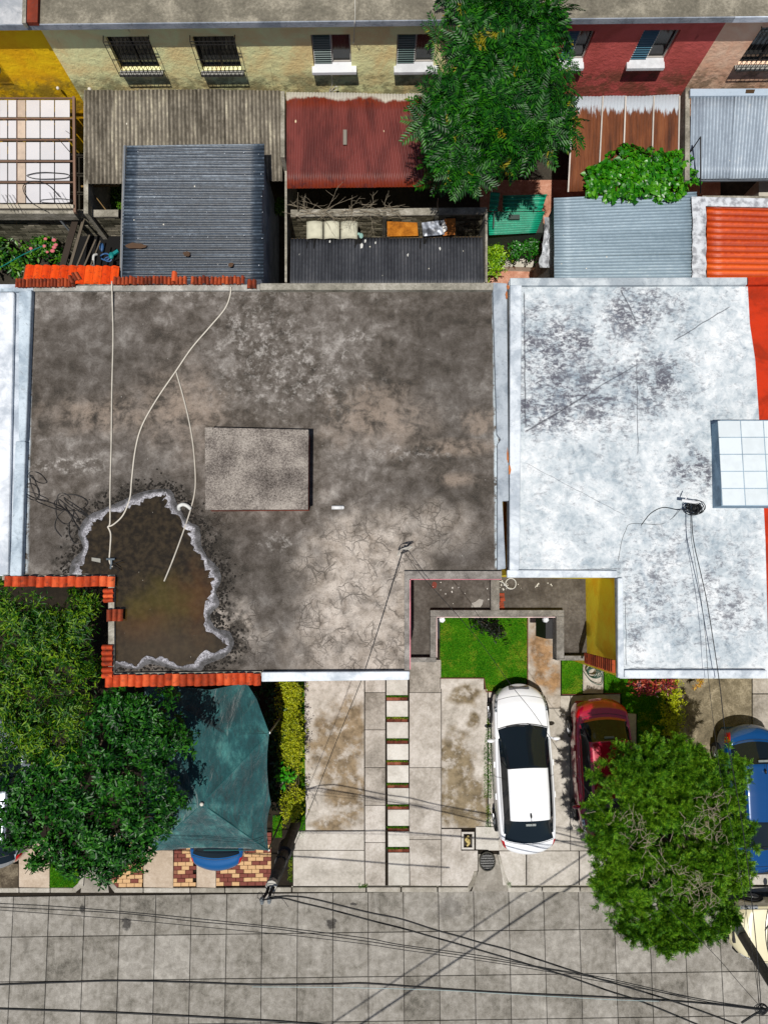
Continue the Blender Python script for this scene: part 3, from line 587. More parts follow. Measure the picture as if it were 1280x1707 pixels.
for (u0, u1, key) in segs:
    h = thing(key+'_row_house', labs[key], 'house', FW((u0+u1)/2, 0))
    xs = sorted([u0, u1]+[v for w in wins if w[0] == key for v in w[1][:2] if u0 < v < u1]); zs = sorted([0, 4.93]+[v for w in wins if w[0] == key for v in w[1][2:]])
    m = MB()
    for i in range(len(xs)-1):
        for j in range(len(zs)-1):
            if zs[j+1]-zs[j] < 1e-4 or xs[i+1]-xs[i] < 1e-4: continue
            cu = (xs[i]+xs[i+1])/2; cz = (zs[j]+zs[j+1])/2
            if any(w[0] == key and w[1][0] < cu < w[1][1] and w[1][2] < cz < w[1][3] for w in wins): continue
            m.add([FW(xs[i], zs[j]), FW(xs[i+1], zs[j]), FW(xs[i+1], zs[j+1]), FW(xs[i], zs[j+1])], [(0, 1, 2, 3)])
    for w in wins:
        if w[0] != key: continue
        a, b, c, d = w[1]; D = -.16
        for q in ([(a, c), (a, d)], [(a, d), (b, d)], [(b, d), (b, c)], [(b, c), (a, c)]):
            m.add([FW(*q[0]), FW(*q[1]), FW(*q[1], D), FW(*q[0], D)], [(3, 2, 1, 0)])
    m.add([FW(u0, 0, -5), FW(u1, 0, -5), FW(u1, 4.93, -5), FW(u0, 4.93, -5)], [(0, 1, 2, 3)])
    m.add([FW(u0, 0, -.01), FW(u0, 4.93, -.01), FW(u0, 4.93, -5), FW(u0, 0, -5), FW(u1, 0, -.01), FW(u1, 4.93, -.01), FW(u1, 4.93, -5), FW(u1, 0, -5)], [(0, 1, 2, 3), (4, 5, 6, 7)])
    ob('wall', m, cols[key], h)
    ru0, ru1 = u0, u1
    m = MB()
    q = [roofpt(ru0, 0), roofpt(ru1-.004, 0), roofpt(ru1-.004, 6), roofpt(ru0, 6)]
    m.slab(q, .15)
    ob('roof_slab', m, limewash('ochre_house_roof', 206, 206, 208, .4, 5) if key == 'ochre' else M_BR, h)
    m = MB(); m.slab([roofpt(ru0, -.03)+Vector((0, 0, .015)), roofpt(ru1-.006, -.028)+Vector((0, 0, .015)), roofpt(ru1-.006, -.002)+Vector((0, 0, .015)), roofpt(ru0, -.002)+Vector((0, 0, .015))], .15)
    ob('fascia', m, limewash('fascia', *((214, 222, 235) if key in ('rose',) else (158, 164, 174)), .75 if key != 'rose' else .1, 6), h)
    for w in wins:
        if w[0] != key: continue
        a, b, c, d = w[1]; k = w[2]; D = -.1
        m = MB(); fw = .035
        for (aa, bb, cc_, dd) in ((a, b, d-fw, d-.002), (a, b, c+.002, c+fw), (a+.002, a+fw, c+fw, d-fw), (b-fw, b-.002, c+fw, d-fw), ((a+b)/2-.02, (a+b)/2+.02, c+fw, d-fw)):
            m.add([FW(aa, cc_, D), FW(bb, cc_, D), FW(bb, dd, D), FW(aa, dd, D), FW(aa, cc_, D-.04), FW(bb, cc_, D-.04), FW(bb, dd, D-.04), FW(aa, dd, D-.04)], [(0, 1, 2, 3), (0, 4, 5, 1), (1, 5, 6, 2), (2, 6, 7, 3), (3, 7, 4, 0)])
        wf = ob('window', m, frm if k != 'bars' else blackm, h)
        m = MB(); m.add([FW(a, c, D-.05), FW(b, c, D-.05), FW(b, d, D-.05), FW(a, d, D-.05)], [(0, 1, 2, 3)]); ob('pane', m, glass, wf)
        if k.startswith('louvre'):
            m = MB(); nn = 13; mid = (a+b)/2-.02
            for i in range(nn):
                zz = c+fw+(d-c-2*fw)*(i+.5)/nn; m.slab([FW(a+fw, zz-.03, D+.05), FW(mid, zz-.03, D+.05), FW(mid, zz+.012, D-.02), FW(a+fw, zz+.012, D-.02)], .006)
            g = N('louvre_glass', .15, .5); g.col(A(62, 88, 84) if k == 'louvre' else A(70, 110, 128)); ob('louvre', m, g.mat, wf)
            m = MB()
            for uu in (a+fw, mid):
                for i in range(nn): zz = c+fw+(d-c-2*fw)*(i+.5)/nn; m.box((0, 0, 0), (0, 0, 0)) if 0 else m.tube([FW(uu, zz-.03, D+.055), FW(uu, zz+.012, D-.02)], .008, 4)
            ob('louvre_clip', m, plain('clip_white', 190, 190, 186, .4), wf)
            m = MB(); s0 = a-.05; s1 = b+.12 if k == 'louvre' else b+.02
            m.add([FW(s0, c-.1, .16), FW(s1, c-.1, .16), FW(s1, c+.0, .16), FW(s0, c+.0, .16), FW(s0, c-.1, -.1), FW(s1, c-.1, -.1), FW(s1, c+.012, -.1), FW(s0, c+.012, -.1)], [(0, 1, 2, 3), (3, 2, 6, 7), (1, 5, 6, 2), (4, 0, 3, 7), (1, 0, 4, 5)])
            ob('sill', m, plain('sill_white', 226, 228, 232, .6), wf, bevel=.01)
        else:
            m = MB(); g = .15; x0 = a-.03; x1 = b+.03; z0 = c-.02; z1 = d+.03
            for uu in np.linspace(x0, x1, 11): m.tube([FW(uu, z0, g), FW(uu, z1, g)], .009, 5)
            for zz in (z0, z0+.14, (z0+z1)/2, z1-.1, z1): m.tube([FW(x0, zz, g+.004), FW(x1, zz, g+.004)], .009, 5)
            for uu in (x0, x1):
                for zz in (z0, z1): m.tube([FW(uu, zz, g), FW(uu, zz, -.0)], .011, 5)
            ob('window_grille', m, blackm, wf)
            m = MB(); m.add([FW(x0, c-.06, .12), FW(x1, c-.06, .12), FW(x1, c-.01, .12), FW(x0, c-.01, .12), FW(x0, c-.06, -.1), FW(x1, c-.06, -.1), FW(x1, c-.0, -.1), FW(x0, c-.0, -.1)], [(0, 1, 2, 3), (3, 2, 6, 7), (1, 5, 6, 2), (4, 0, 3, 7), (1, 0, 4, 5)])
            ob('sill', m, plain('sill_grey', 168, 166, 160, .7), wf)
    if key == 'ochre':
        m = MB(); m.slab([P(44, 37, ZB+.1), P(63, 37, ZB+.1), P(66, -60, ZB+.1), P(47, -60, ZB+.1)], .1); ob('roof_kerb', m, limewash('rusty_kerb', 150, 62, 40, .5, 2), h)
        m = MB(); m.slab([P(37, 38, ZB+.14), P(43.5, 38, ZB+.14), P(46, -60, ZB+.14), P(40, -60, ZB+.14)], .14); ob('roof_kerb', m, kerb_mat(), h)
        m = MB(); m.ball(FW(F(97, 142)[0], F(97, 142)[1], .08), .04); m.ball(FW(F(150, 144)[0], F(150, 144)[1], .08), .05); ob('conduit_cap', m, plain('cap_white', 220, 215, 205), h)
# hanging white wire on cream facade
m = MB(); m.tube(smooth_path([P(591, -50, ZB+.02), P(592, 20, ZB+.02), P(591, 40, ZB+.03), FW(F(590, 62)[0], F(590, 62)[1], .03), FW(F(589, 70)[0], F(589, 70)[1], .03)]), .009)
ob('facade_wire', m, plain('wire_white', 205, 200, 190, .5), label='thin white wire coming down over the back roof edge above the cream facade', cat='wire'); m = MB()
m.tube(smooth_path([FW(F(553, 116)[0], F(553, 116)[1], .15), FW(F(554, 135)[0], F(554, 135)[1], .08), FW(F(549, 148)[0], F(549, 148)[1], .08), FW(F(560, 139)[0], F(560, 139)[1], .08), FW(F(563, 144)[0], F(563, 144)[1], .08), FW(F(549, 150)[0], F(549, 150)[1], .06)]), .009)
ob('facade_wire', m, plain('wire_white', 205, 200, 190, .5), label='thin white wire curling below the third window sill of the cream facade', cat='wire')

# ================================================================ patio walls between the back gardens
def brickwall(name, parent, p, q, z0, z1, th, mat, matm, bw=.3, bh=.14, cap=None):
    "wall from p to q (ground), courses of blocks as real pieces on a mortar core"
    p = Vector((p.x, p.y, 0)); q = Vector((q.x, q.y, 0)); d = (q-p); L = d.length; d.normalize(); n = Vector((-d.y, d.x, 0))
    def w(a, b, z): r = p+d*a+n*b; return Vector((r.x, r.y, z))
    m = MB(); m.prism([w(0, -th/2+.012, z1), w(L, -th/2+.012, z1), w(L, th/2-.012, z1), w(0, th/2-.012, z1)], z0); ob('mortar_core', m, matm, parent)
    m = MB(); rg = random.Random(int(L*100)); nc = int((z1-z0)/bh)
    for j in range(nc):
        a = -(bw/2 if j % 2 else 0); zz = z1-(j+1)*bh
        while a < L:
            b = min(a+bw, L); aa = max(a, 0)
            if b-aa > .05:
                o = rg.uniform(-.004, .006)
                for sgn in (-1,):
                    y0 = sgn*(th/2-.014); y1 = sgn*(th/2+o)
                    V = [w(aa+.006, y0, zz+.008), w(b-.006, y0, zz+.008), w(b-.006, y0, zz+bh-.006), w(aa+.006, y0, zz+bh-.006), w(aa+.006, y1, zz+.008), w(b-.006, y1, zz+.008), w(b-.006, y1, zz+bh-.006), w(aa+.006, y1, zz+bh-.006)]
                    m.add(V, [(4, 5, 6, 7), (0, 1, 5, 4), (1, 2, 6, 5), (2, 3, 7, 6), (3, 0, 4, 7)])
            a += bw
    ob('bricks', m, mat, parent, kind='stuff')
    if cap:
        m = MB(); m.prism([w(0, -th/2-.02, z1+.06), w(L, -th/2-.02, z1+.06), w(L, th/2+.02, z1+.06), w(0, th/2+.02, z1+.06)], z1+.001); ob('coping', m, cap, parent, bevel=.01)
def blocky(nm, c1, c2, c3):
    n = N(nm, .95, .1); f = n.m('ADD', n.m('MULTIPLY', n.island(), .35), n.m('MULTIPLY', n.noise(2.2, 7, .7), .65))
    n.col(n.ramp(f, [(.25, A(*c1)), (.48, A(*c2)), (.7, A(*c3))])); n.bump(n.noise(30, 4), .01); return n.mat
M_BL = blocky('mossy_blocks', (52, 50, 38), (104, 98, 80), (160, 152, 132)); M_BM = concrete('dark_mortar', (30, 28, 22), (48, 44, 36), (64, 60, 50), 3)
w1 = thing('block_wall', 'mossy grey block wall behind the charcoal lean-to roof', 'wall', P(645, 380, 0))
brickwall('w', w1, P(485, 357, 2.3), P(811, 353, 2.3), 0, 2.3, .15, M_BL, M_BM, .26, .11, kerb_mat())
for x in (553, 641, 728):
    m = MB(); m.pp([(x-3, 362), (x+3, 362), (x+3, 353), (x-3, 353)], 2.375, 0); ob('pilaster', m, concrete('pilaster', (60, 58, 50), (98, 94, 84), (138, 132, 120), 4), w1)
w2 = thing('block_wall', 'grey block wall with coping below the white panel canopy on the left', 'wall', P(90, 375, 0))
brickwall('w', w2, P(-160, 359, 2.2), P(199, 357, 2.2), 0, 2.2, .15, blocky('pale_blocks', (58, 56, 44), (112, 108, 92), (164, 156, 138)), M_BM, .3, .14, kerb_mat())
w3 = thing('garden_wall', 'thin plastered wall between the grey and red canopies', 'wall', P(474, 250, 0))
m = MB(); m.pp([(468, 262), (474.5, 262), (474.5, 152), (468, 152)], 3.0, 0); m.pp([(474.8, 470), (478.5, 470), (478.5, 262), (474.8, 262)], 2.4, 0); ob('wall', m, kerb_mat(), w3)
m = MB(); m.pp([(808.5, 470), (812.5, 470), (812.5, 350), (808.5, 350)], 2.5, 0)
ob('garden_wall', m, kerb_mat(), label='pale wall edge right of the charcoal lean-to roof', cat='wall', bevel=.01)
m = MB(); m.pp([(140, 356), (147.5, 356), (147.5, 150), (140, 150)], 2.55, 0); ob('garden_wall', m, kerb_mat(), label='thin grey concrete wall between the white panel canopy and the corrugated canopy', cat='wall')
m = MB(); m.pp([(1141, 300), (1149, 300), (1149, 146), (1142, 146)], 2.95, 0); ob('garden_wall', m, kerb_mat(), label='wall top between the rusty canopy and the pale ribbed canopy at right', cat='wall')
# far wall yard floor
m = MB(); m.pp([(800, 560), (1200, 560), (1200, 300), (800, 300)], .065, -.2); ob('yard_floor', m, concrete('terracotta_floor', (150, 96, 74), (196, 142, 118), (222, 180, 158), 2), kind='structure')
m = MB(); m.pp([(-300, 560), (1700, 560), (1700, 180), (-300, 180)], .045, -.2); ob('yard', m, concrete('yard_concrete', (40, 36, 30), (60, 56, 48), (84, 78, 68), 1), kind='structure')

# ================================================================ patio canopies
def metal_sheet(nm, c1, c2, c3, rust=None, rs=.0, sc=2.0, rough=.5, stretch=(1, .12, 1), metal=.0, seed=0, spec=.4, grime_shade=.6):
    n = N(nm, rough, spec, metal); a = n.noise(sc, 8, .65, vec=n.vmul(n.pos, stretch), off=seed); b = n.noise(9, 6, .7, off=seed)
    f = n.m('ADD', n.m('MULTIPLY', n.m('ADD', n.m('MULTIPLY', a, .6), n.m('MULTIPLY', b, .4)), .85), n.m('MULTIPLY', n.rnd(), .08))
    cc = n.ramp(f, [(.36, A(*c1)), (.5, A(*c2)), (.64, A(*c3))])
    if rust: cc = n.mix(n.rmp(n.noise(3.0, 7, .7, vec=n.vmul(n.pos, (1, .5, 1)), off=seed+7), .68-rs, .74-rs), cc, A(*rust))
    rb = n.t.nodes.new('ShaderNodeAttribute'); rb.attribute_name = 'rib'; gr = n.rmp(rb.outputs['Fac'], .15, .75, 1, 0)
    cc = n.mix(n.m('MULTIPLY', gr, n.m('ADD', .35, n.m('MULTIPLY', b, .5))), cc, tuple(x*grime_shade for x in A(*c1)[:3])+(1,))  # valleys darker: grime, with rib shading put into the colour
    cc = n.mix(n.rmp(n.voro(2.6, vec=n.vmul(n.pos, (1, .7, 1))), .035, .05, 1, 0), cc, A(225, 220, 205))
    n.col(cc); n.bump(b, .006); return n
# 1 grey fibre-cement
t = thing('corrugated_canopy', 'weathered grey corrugated fibre cement canopy below the cream facade', 'canopy', P(305, 225, 0))
zA, zB = 3.0, 2.55
n = metal_sheet('fibre_cement', (92, 86, 76), (148, 140, 126), (214, 205, 180), None, 0, 6, .95, (1, .08, 1), spec=.1, grime_shade=.35)
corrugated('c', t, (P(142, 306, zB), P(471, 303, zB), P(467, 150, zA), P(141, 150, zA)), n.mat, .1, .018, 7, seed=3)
m = MB(); m.bar(P(144, 300, zB-.06), P(468, 298, zB-.06), .06, .08); m.bar(P(144, 225, 2.72), P(468, 224, 2.72), .06, .08); ob('beam', m, plain('old_wood', 96, 78, 54), t)
# 2 dark red
t = thing('corrugated_canopy', 'dark red corrugated metal canopy left of the tall tree', 'canopy', P(610, 235, 0))
n = N('red_sheet', .45, .35); a = n.noise(2, 7, .65, vec=n.vmul(n.pos, (1, .3, 1))); sx = n.t.nodes.new('ShaderNodeSeparateXYZ'); n.L(n.pos, sx.inputs[0])
cc = n.mix(n.rmp(a, .38, .62), A(86, 36, 32), A(118, 54, 48)); yT = P(600, 160, 3.0).y; yM = P(600, 185, 3.0).y
tp = n.rmp(sx.outputs['Y'], yM, yT); bt = n.rmp(sx.outputs['Y'], P(600, 285, 2.6).y, P(600, 313, 2.6).y)
cc = n.mix(n.m('MULTIPLY', n.mx(tp, bt), n.rmp(n.noise(6, 6, .7), .35, .55)), cc, A(124, 46, 22))
cc = n.mix(n.rmp(n.m('ADD', sx.outputs['Y'], n.m('MULTIPLY', n.noise(1.6, 5), .5)), yT+.16, yT+.24), cc, A(205, 200, 188))
cc = n.mix(n.rmp(n.voro(2.1, vec=n.vmul(n.pos, (1, .6, 1))), .04, .06, 1, 0), cc, A(225, 205, 170)); n.col(cc); n.bump(n.noise(20, 3), .004)
corrugated('c', t, (P(478.5, 313, 2.6), P(775, 312, 2.6), P(745, 158, 3.0), P(477.5, 155, 3.0)), n.mat, .083, .012, 4, seed=5)
m = MB(); m.bar(P(480, 309, 2.52), P(775, 308, 2.52), .06, .08); m.bar(P(631, 309, 0), P(631, 309, 2.5), .08, .08); m.bar(P(750, 309, 0), P(750, 309, 2.5), .08, .08); ob('beam', m, plain('brown_beam', 92, 62, 36), t)
m = MB(); m.slab([P(572, 241, 2.86), P(578, 241, 2.86), P(578, 216, 2.92), P(572, 216, 2.92)], .01); ob('skylight_patch', m, plain('grey_patch', 128, 122, 112), t)
# 3 blue-grey shed
t = thing('metal_shed', 'tall shed with blue grey ribbed metal roof and whitish side wall', 'shed', P(320, 355, 0))
sz = 3.45
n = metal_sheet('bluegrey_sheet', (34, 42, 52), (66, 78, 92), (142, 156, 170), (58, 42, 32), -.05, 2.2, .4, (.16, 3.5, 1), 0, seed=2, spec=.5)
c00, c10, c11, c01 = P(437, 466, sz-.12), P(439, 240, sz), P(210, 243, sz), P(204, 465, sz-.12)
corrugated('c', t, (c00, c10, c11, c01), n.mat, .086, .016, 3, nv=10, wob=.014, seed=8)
m = MB(); m.prism([Vector((p.x, p.y, sz-.16)) for p in W([(212, 462), (434, 462), (435, 244), (214, 246)], sz)], -.1); ob('wall', m, limewash('shed_wall', 150, 160, 178, .3, 2), t)
m = MB(); m.bar(P(203.5, 466, sz-.12), P(209.5, 243, sz), .03, .05); ob('roof_edge', m, plain('edge_grey', 120, 128, 138, .4), t)
m = MB(); cxx = P(434, 300, sz).x
m.box((cxx-.02, P(437, 447, 2.6).y, 1.5), (cxx+.012, P(437, 400, 2.6).y, 2.7)); ob('window', m, frm2, t)
m = MB(); m.tube([P(201, 466, 2.8), P(207, 243, 3.2)], .02); ob('drain_pipe', m, plain('pipe_pale', 150, 150, 150), t)
m = MB()
for yy in (255, 290, 330, 355, 395, 440):
    for xx in range(232, 436, 29): m.ball(P(xx+random.uniform(-4, 4), yy+random.uniform(-3, 3), sz+.02-.0005*(yy-243)), random.uniform(.008, .016), 1, 1, .5, 5, 3)
ob('roofing_nails', m, plain('nail_pale', 190, 196, 204, .4), t, kind='stuff')
for (x, y, w_, h_) in ((228, 410, 22, 6), (385, 442, 6, 4), (312, 424, 7, 5)):
    c = P(x, y, sz-.02); m = MB(); m.slab([c+Vector((w_*.014*math.cos(a_)*random.uniform(.6, 1.1), h_*.014*math.sin(a_)*random.uniform(.6, 1.1), .02)) for a_ in [k*.52 for k in range(12)]], .004); ob('rust_patch', m, plain('rust_dark', 84, 62, 44), t)
# 4 charcoal lean-to
t = thing('lean_to_roof', 'charcoal grey ribbed metal lean-to roof with white streaks', 'shed roof', P(647, 430, 0))
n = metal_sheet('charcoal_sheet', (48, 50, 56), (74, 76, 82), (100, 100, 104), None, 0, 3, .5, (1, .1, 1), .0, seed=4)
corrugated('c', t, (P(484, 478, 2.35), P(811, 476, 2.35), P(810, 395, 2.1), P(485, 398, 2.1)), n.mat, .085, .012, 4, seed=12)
m = MB(); m.bar(P(486, 400, 2.02), P(809, 397, 2.02), .05, .08); ob('beam', m, plain('old_wood', 96, 78, 54), t)
rg = random.Random(9); m = MB()
for x, y, w_, h_ in ((512, 410, 2, 18), (524, 405, 3, 26), (594, 404, 5, 22), (600, 400, 8, 14), (700, 408, 3, 16), (708, 402, 7, 9), (518, 420, 2, 12), (590, 415, 3, 14)):
    q = P(x, y, 2.15); m.slab([q+Vector((a*.0145*w_/2, b*.0145*h_/2+.0, .015)) for a, b in [(-1, -1), (.4, -1.1), (1, .9), (-.7, 1)]], .004)
ob('tear', m, plain('hole_black', 18, 16, 15, .9), t)
m = MB()
for x, y, s in ((603, 410, 3), (680, 428, 3.5), (550, 403, 1.5), (626, 405, 1.5), (733, 415, 2), (500, 425, 1.5), (785, 457, 1.2), (748, 418, 1.6), (609, 402, 2), (666, 436, 1)):
    q = P(x, y, 2.17); m.slab([q+Vector((a*.014*s, b*.014*s*1.8, .016)) for a, b in [(-.8, -1), (.5, -.8), (.9, .3), (.1, 1), (-.9, .4)]], .003)
ob('paint_splash', m, plain('splash', 205, 205, 200), t)
# junk on the lean-to edge
t = thing('foam_panels', 'three worn off-white panels in a row leaning on the block wall', 'panels', P(554, 383, 1.9))
for i, (x0, x1) in enumerate(((511, 538), (540, 566), (568, 596))):
    m = MB(); V = []; 
    for j in range(5):
        for i2 in range(7):
            u = i2/6; v = j/4; a = P(x0+(x1-x0)*u, 398, 2.2); b = P(x0+(x1-x0)*u, 369, 2.32); q = a.lerp(b, v); q.z += .05*math.sin(math.pi*u)-.02; V.append(q)
    m.add(V, [(j*7+i2, j*7+i2+1, (j+1)*7+i2+1, (j+1)*7+i2) for j in range(4) for i2 in range(6)]); o = ob('panel', m, plain('offwhite_panel', 205, 202, 180, .7, 0, .15), t, smooth=True); so = o.modifiers.new('s', 'SOLIDIFY'); so.thickness = .02
def sheetbit(name, L, z, mat, label, cat, group=None, th=.02, tilt=.1):
    ps = W(L, z); 
    for p in ps[2:]: p.z += tilt
    m = MB(); m.slab(ps, th); return ob(name, m, mat, label=label, cat=cat, group=group, bevel=.006)
sheetbit('wooden_board', [(645.5, 394), (697, 393), (695, 374), (645, 372)], 2.2, concrete('rusty_board', (96, 52, 14), (176, 106, 26), (214, 140, 48), 5), 'orange brown board with a dark scorch, left of the silver sheet', 'board')
sheetbit('wooden_board', [(738, 393), (759, 391), (758, 367), (740, 368)], 2.22, plain('orange_board', 178, 104, 34), 'orange brown board right of the silver sheet', 'board')
g = N('foil', .3, .5, .3); g.col(g.mix(g.rmp(g.noise(7, 4), .4, .6), A(40, 44, 54), A(110, 116, 128))); g.bump(g.noise(3, 2), .03)
sheetbit('silver_sheet', [(705, 394), (741, 391), (736, 370), (702, 374)], 2.25, g.mat, 'dark silver reflective sheet with white rim on the lean-to edge', 'sheet')
sheetbit('white_cloth', [(739, 388), (746, 382), (739, 369), (735, 371)], 2.38, plain('cloth_white', 232, 230, 226), 'crumpled white cloth corner on top of the silver sheet', 'cloth')
m = MB(); m.ball(P(602, 393, 2.25), .06, 1, 1.3, .7); m.ball(P(598, 390, 2.25), .04); ob('bottle', m, plain('pale_bottle', 150, 190, 180, .3), label='small pale bottle lying beside the white panels', cat='bottle')
# dry twigs on the wall
def twigs(mb, base, n, ln, spread, rg, r=.008, up=.15, flat=1.0):
    for _ in range(n):
        b = base(); a = rg.uniform(0, 6.283); pts = [b]; d = Vector((math.cos(a), math.sin(a)*flat, rg.uniform(-.1, up))).normalized(); L = rg.uniform(.4, 1)*ln
        for k in range(5):
            d = (d+Vector((rg.gauss(0, spread), rg.gauss(0, spread)*flat, rg.gauss(0, spread*.5)))).normalized(); pts.append(pts[-1]+d*L/5)
            if k in (1, 2, 3) and rg.random() < .8:
                d2 = (d+Vector((rg.gauss(0, .8), rg.gauss(0, .8)*flat, rg.gauss(0, .3)))).normalized(); q = pts[-1]; q2 = q+d2*L*.22; mb.tube([q, q2, q2+(d2+Vector((rg.gauss(0, .3), rg.gauss(0, .3), 0))).normalized()*L*.15], [r*.6, r*.5, r*.3], 4, cap=False)
        mb.tube(pts, [r*(1-.12*k) for k in range(6)], 4, cap=False)
rg = random.Random(21); m = MB(); twigs(m, lambda: P(rg.uniform(490, 670), rg.gauss(351, 4), 2.45), 60, .75, .25, rg, .006, .1, .3)
for x, y in ((587, 330), (497, 325), (730, 335)): m.tube([P(x, 352, 2.4), P(x-1, 340, 2.7), P(x, y-4, 3.1)], [.014, .011, .006], 5)
ob('dry_branches', m, plain('dry_wood', 150, 138, 118), label='heap of dry bare branches lying along the top of the mossy block wall', kind='stuff')

# 5 white panel canopy, left
t = thing('panel_canopy', 'white panel patio canopy framed by thin brown beams at the left edge', 'canopy', P(60, 260, 0))
zc = 2.75; wp = plain('white_panel', 214, 212, 216, .5, 0, .04, 2)
pm = {}
ys = [(167, 195), (201, 230), (237, 266), (272, 301), (307, 338)]; xs = [(-80, -42), (-38, -2), (0, 13), (14, 28), (44, 67), (68, 91), (92, 117)]
for y0, y1 in ys:
    for x0, x1 in xs:
        m = MB(); m.pp([(x0+.4, y1), (x1-.4, y1), (x1-.4, y0), (x0+.4, y0)], zc, zc-.02); ob('panel', m, wp, t)
    m = MB(); m.pp([(30, y1), (43, y1), (43, y0), (30, y0)], zc-.03, zc-.05); ob('panel', m, plain('beige_strip', 208, 188, 170), t, label='narrow beige strip between the white panels')
bw_ = plain('rusty_beam', 128, 100, 84)
for y in (164, 198, 233.5, 269, 304): 
    m = MB(); m.bar(P(-90, y, zc+.01), P(126, y, zc+.01), .032, .03); ob('beam', m, bw_, t)
m = MB(); m.bar(P(29.4, 345, zc-.05), P(29.4, 163, zc-.05), .03, .04); m.bar(P(126, 355, zc-.01), P(124, 162, zc-.01), .06, .08); ob('beam', m, bw_, t)
m = MB(); m.bar(P(-90, 345, zc), P(126, 345, zc), .09, .06); m.bar(P(-90, 342, zc+.02), P(120, 342, zc+.02), .03, .03); ob('gutter', m, plain('gutter_pale', 196, 186, 168), t)
m = MB(); m.bar(P(126, 352, 0), P(126, 352, 2.7), .08, .08); ob('post', m, bw_, t)
m = MB(); m.pp([(-200, 356), (124, 356), (124, 346.5), (-200, 346.5)], 2.62, 2.3); ob('ledge', m, kerb_mat(), t)
m = MB()
def loop(px, py, z, rx_, ry_, n=26, ph=0, tw=1.0): 
    c = P(px, py, z); return [Vector((c.x+rx_*.0148*math.cos(2*math.pi*tw*i/n+ph), c.y+ry_*.0148*math.sin(2*math.pi*tw*i/n+ph), z+.01*math.sin(i))) for i in range(n+1)]
m.tube(loop(81, 293, zc+.05, 36, 6), .01, 5); m.tube(smooth_path([P(77, 352, zc+.06), P(50, 335, zc+.05), P(39, 312, zc+.04), P(55, 302, zc+.04), P(80, 308, zc+.04), P(100, 328, zc+.05)]), .011, 5); m.tube(loop(95, 335, zc+.04, 28, 4, ph=1), .008, 5)
m.tube([P(98, 232, zc+.06), P(119, 256, zc+.06)], .006, 4); m.tube([P(110, 218, zc+.06), P(119, 224, zc+.06)], .006, 4)
for k in range(4): m.tube([P(3+k*6, 324, zc+.05), P(20+k*6, 353, zc+.05)], .005, 4); m.tube([P(82+k*7, 320, zc+.05), P(100+k*7, 350, zc+.05)], .004, 4)
ob('loose_cable', m, plain('cable_dark', 40, 38, 38, .5), label='loops of loose dark cable lying on the white panel canopy', cat='cable')
# 6 rusty canopy right
t = thing('corrugated_canopy', 'rusty brown metal canopy with pale seams below the dark red facade', 'canopy', P(1045, 235, 0))
n = N('rusty_sheet', .75, .25); a = n.noise(2.2, 8, .7, vec=n.vmul(n.pos, (1.6, .12, 1))); sx = n.t.nodes.new('ShaderNodeSeparateXYZ'); n.L(n.pos, sx.inputs[0])
cc = n.ramp(a, [(.34, A(64, 36, 22)), (.5, A(112, 62, 34)), (.66, A(138, 84, 50))]); yT = P(1040, 160, 3.0).y
cc = n.mix(n.rmp(n.m('ADD', sx.outputs['Y'], n.m('MULTIPLY', n.noise(4.5, 6, .7, vec=n.vmul(n.pos, (1.8, .2, 1))), .9)), yT+.02, yT+.16), cc, A(188, 196, 204)); n.col(cc); n.bump(n.noise(15, 4), .006)
for i, (a0, a1, b0, b1) in enumerate(((955, 1004, 946, 996), (1005, 1042, 997, 1036), (1043, 1089, 1037, 1084), (1090, 1132, 1085, 1129))):
    corrugated('c', t, (P(b0, 320, 2.6), P(b1, 318, 2.6), P(a1, 159, 3.0), P(a0, 160, 3.0)), n.mat, .09, .008, 1, seed=30+i)
for a0, b0 in ((955, 946.5), (1004.5, 996.5), (1042.5, 1036.5), (1089.5, 1084.5), (1132, 1129)):
    m = MB(); m.bar(P(b0, 320, 2.625), P(a0, 160, 3.03), .035, .02); ob('seam_strip', m, plain('seam_pale', 205, 196, 186, .5), t)
# 7 pale corrugated, far right
t = thing('corrugated_canopy', 'pale bluish corrugated canopy at the right edge below the rosy facade', 'canopy', P(1225, 225, 0))
n = metal_sheet('pale_zinc', (142, 154, 168), (176, 190, 204), (214, 222, 230), None, 0, 2, .4, (1, .15, 1), .05, seed=6)
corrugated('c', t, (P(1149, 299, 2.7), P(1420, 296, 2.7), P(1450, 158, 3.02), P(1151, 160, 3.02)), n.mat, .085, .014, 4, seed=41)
m = MB(); m.slab([P(1150, 160, 3.06), P(1450, 158, 3.06), P(1450, 147, 3.07), P(1150, 148, 3.07)], .08); ob('gutter', m, plain('gutter_blue', 176, 192, 208, .4), t); m = MB(); m.slab([P(1242, 155, 3.08), P(1256, 155, 3.08), P(1258, 149, 3.08), P(1243, 149, 3.08)], .01); ob('drain_hole', m, plain('hole_brown', 72, 52, 28), t)
m = MB(); m.bar(P(1150, 301, 2.6), P(1420, 298, 2.6), .05, .06); ob('beam', m, plain('edge_grey', 120, 128, 138, .4), t)
m = MB(); m.tube([P(1147, 258, 2.7), P(1167, 228, 3.4), P(1167, 302, 2.9), P(1167, 322, 2.5)], .018, 6); ob('bent_bracket', m, blackm, label='bent black iron bar sticking up beside the pale canopy', cat='iron bar')
m = MB(); m.pp([(1264, 330), (1420, 330), (1420, 299), (1264, 299)], 1.6, 0); ob('garden_wall', m, plain('beige_wall', 206, 200, 186), label='beige wall block just below the pale canopy at the right edge', cat='wall')
m = MB(); m.pp([(1170, 334), (1420, 334), (1420, 328), (1170, 326)], 2.2, 0); ob('garden_wall', m, kerb_mat(), label='low wall behind the orange ribbed roof', cat='wall')
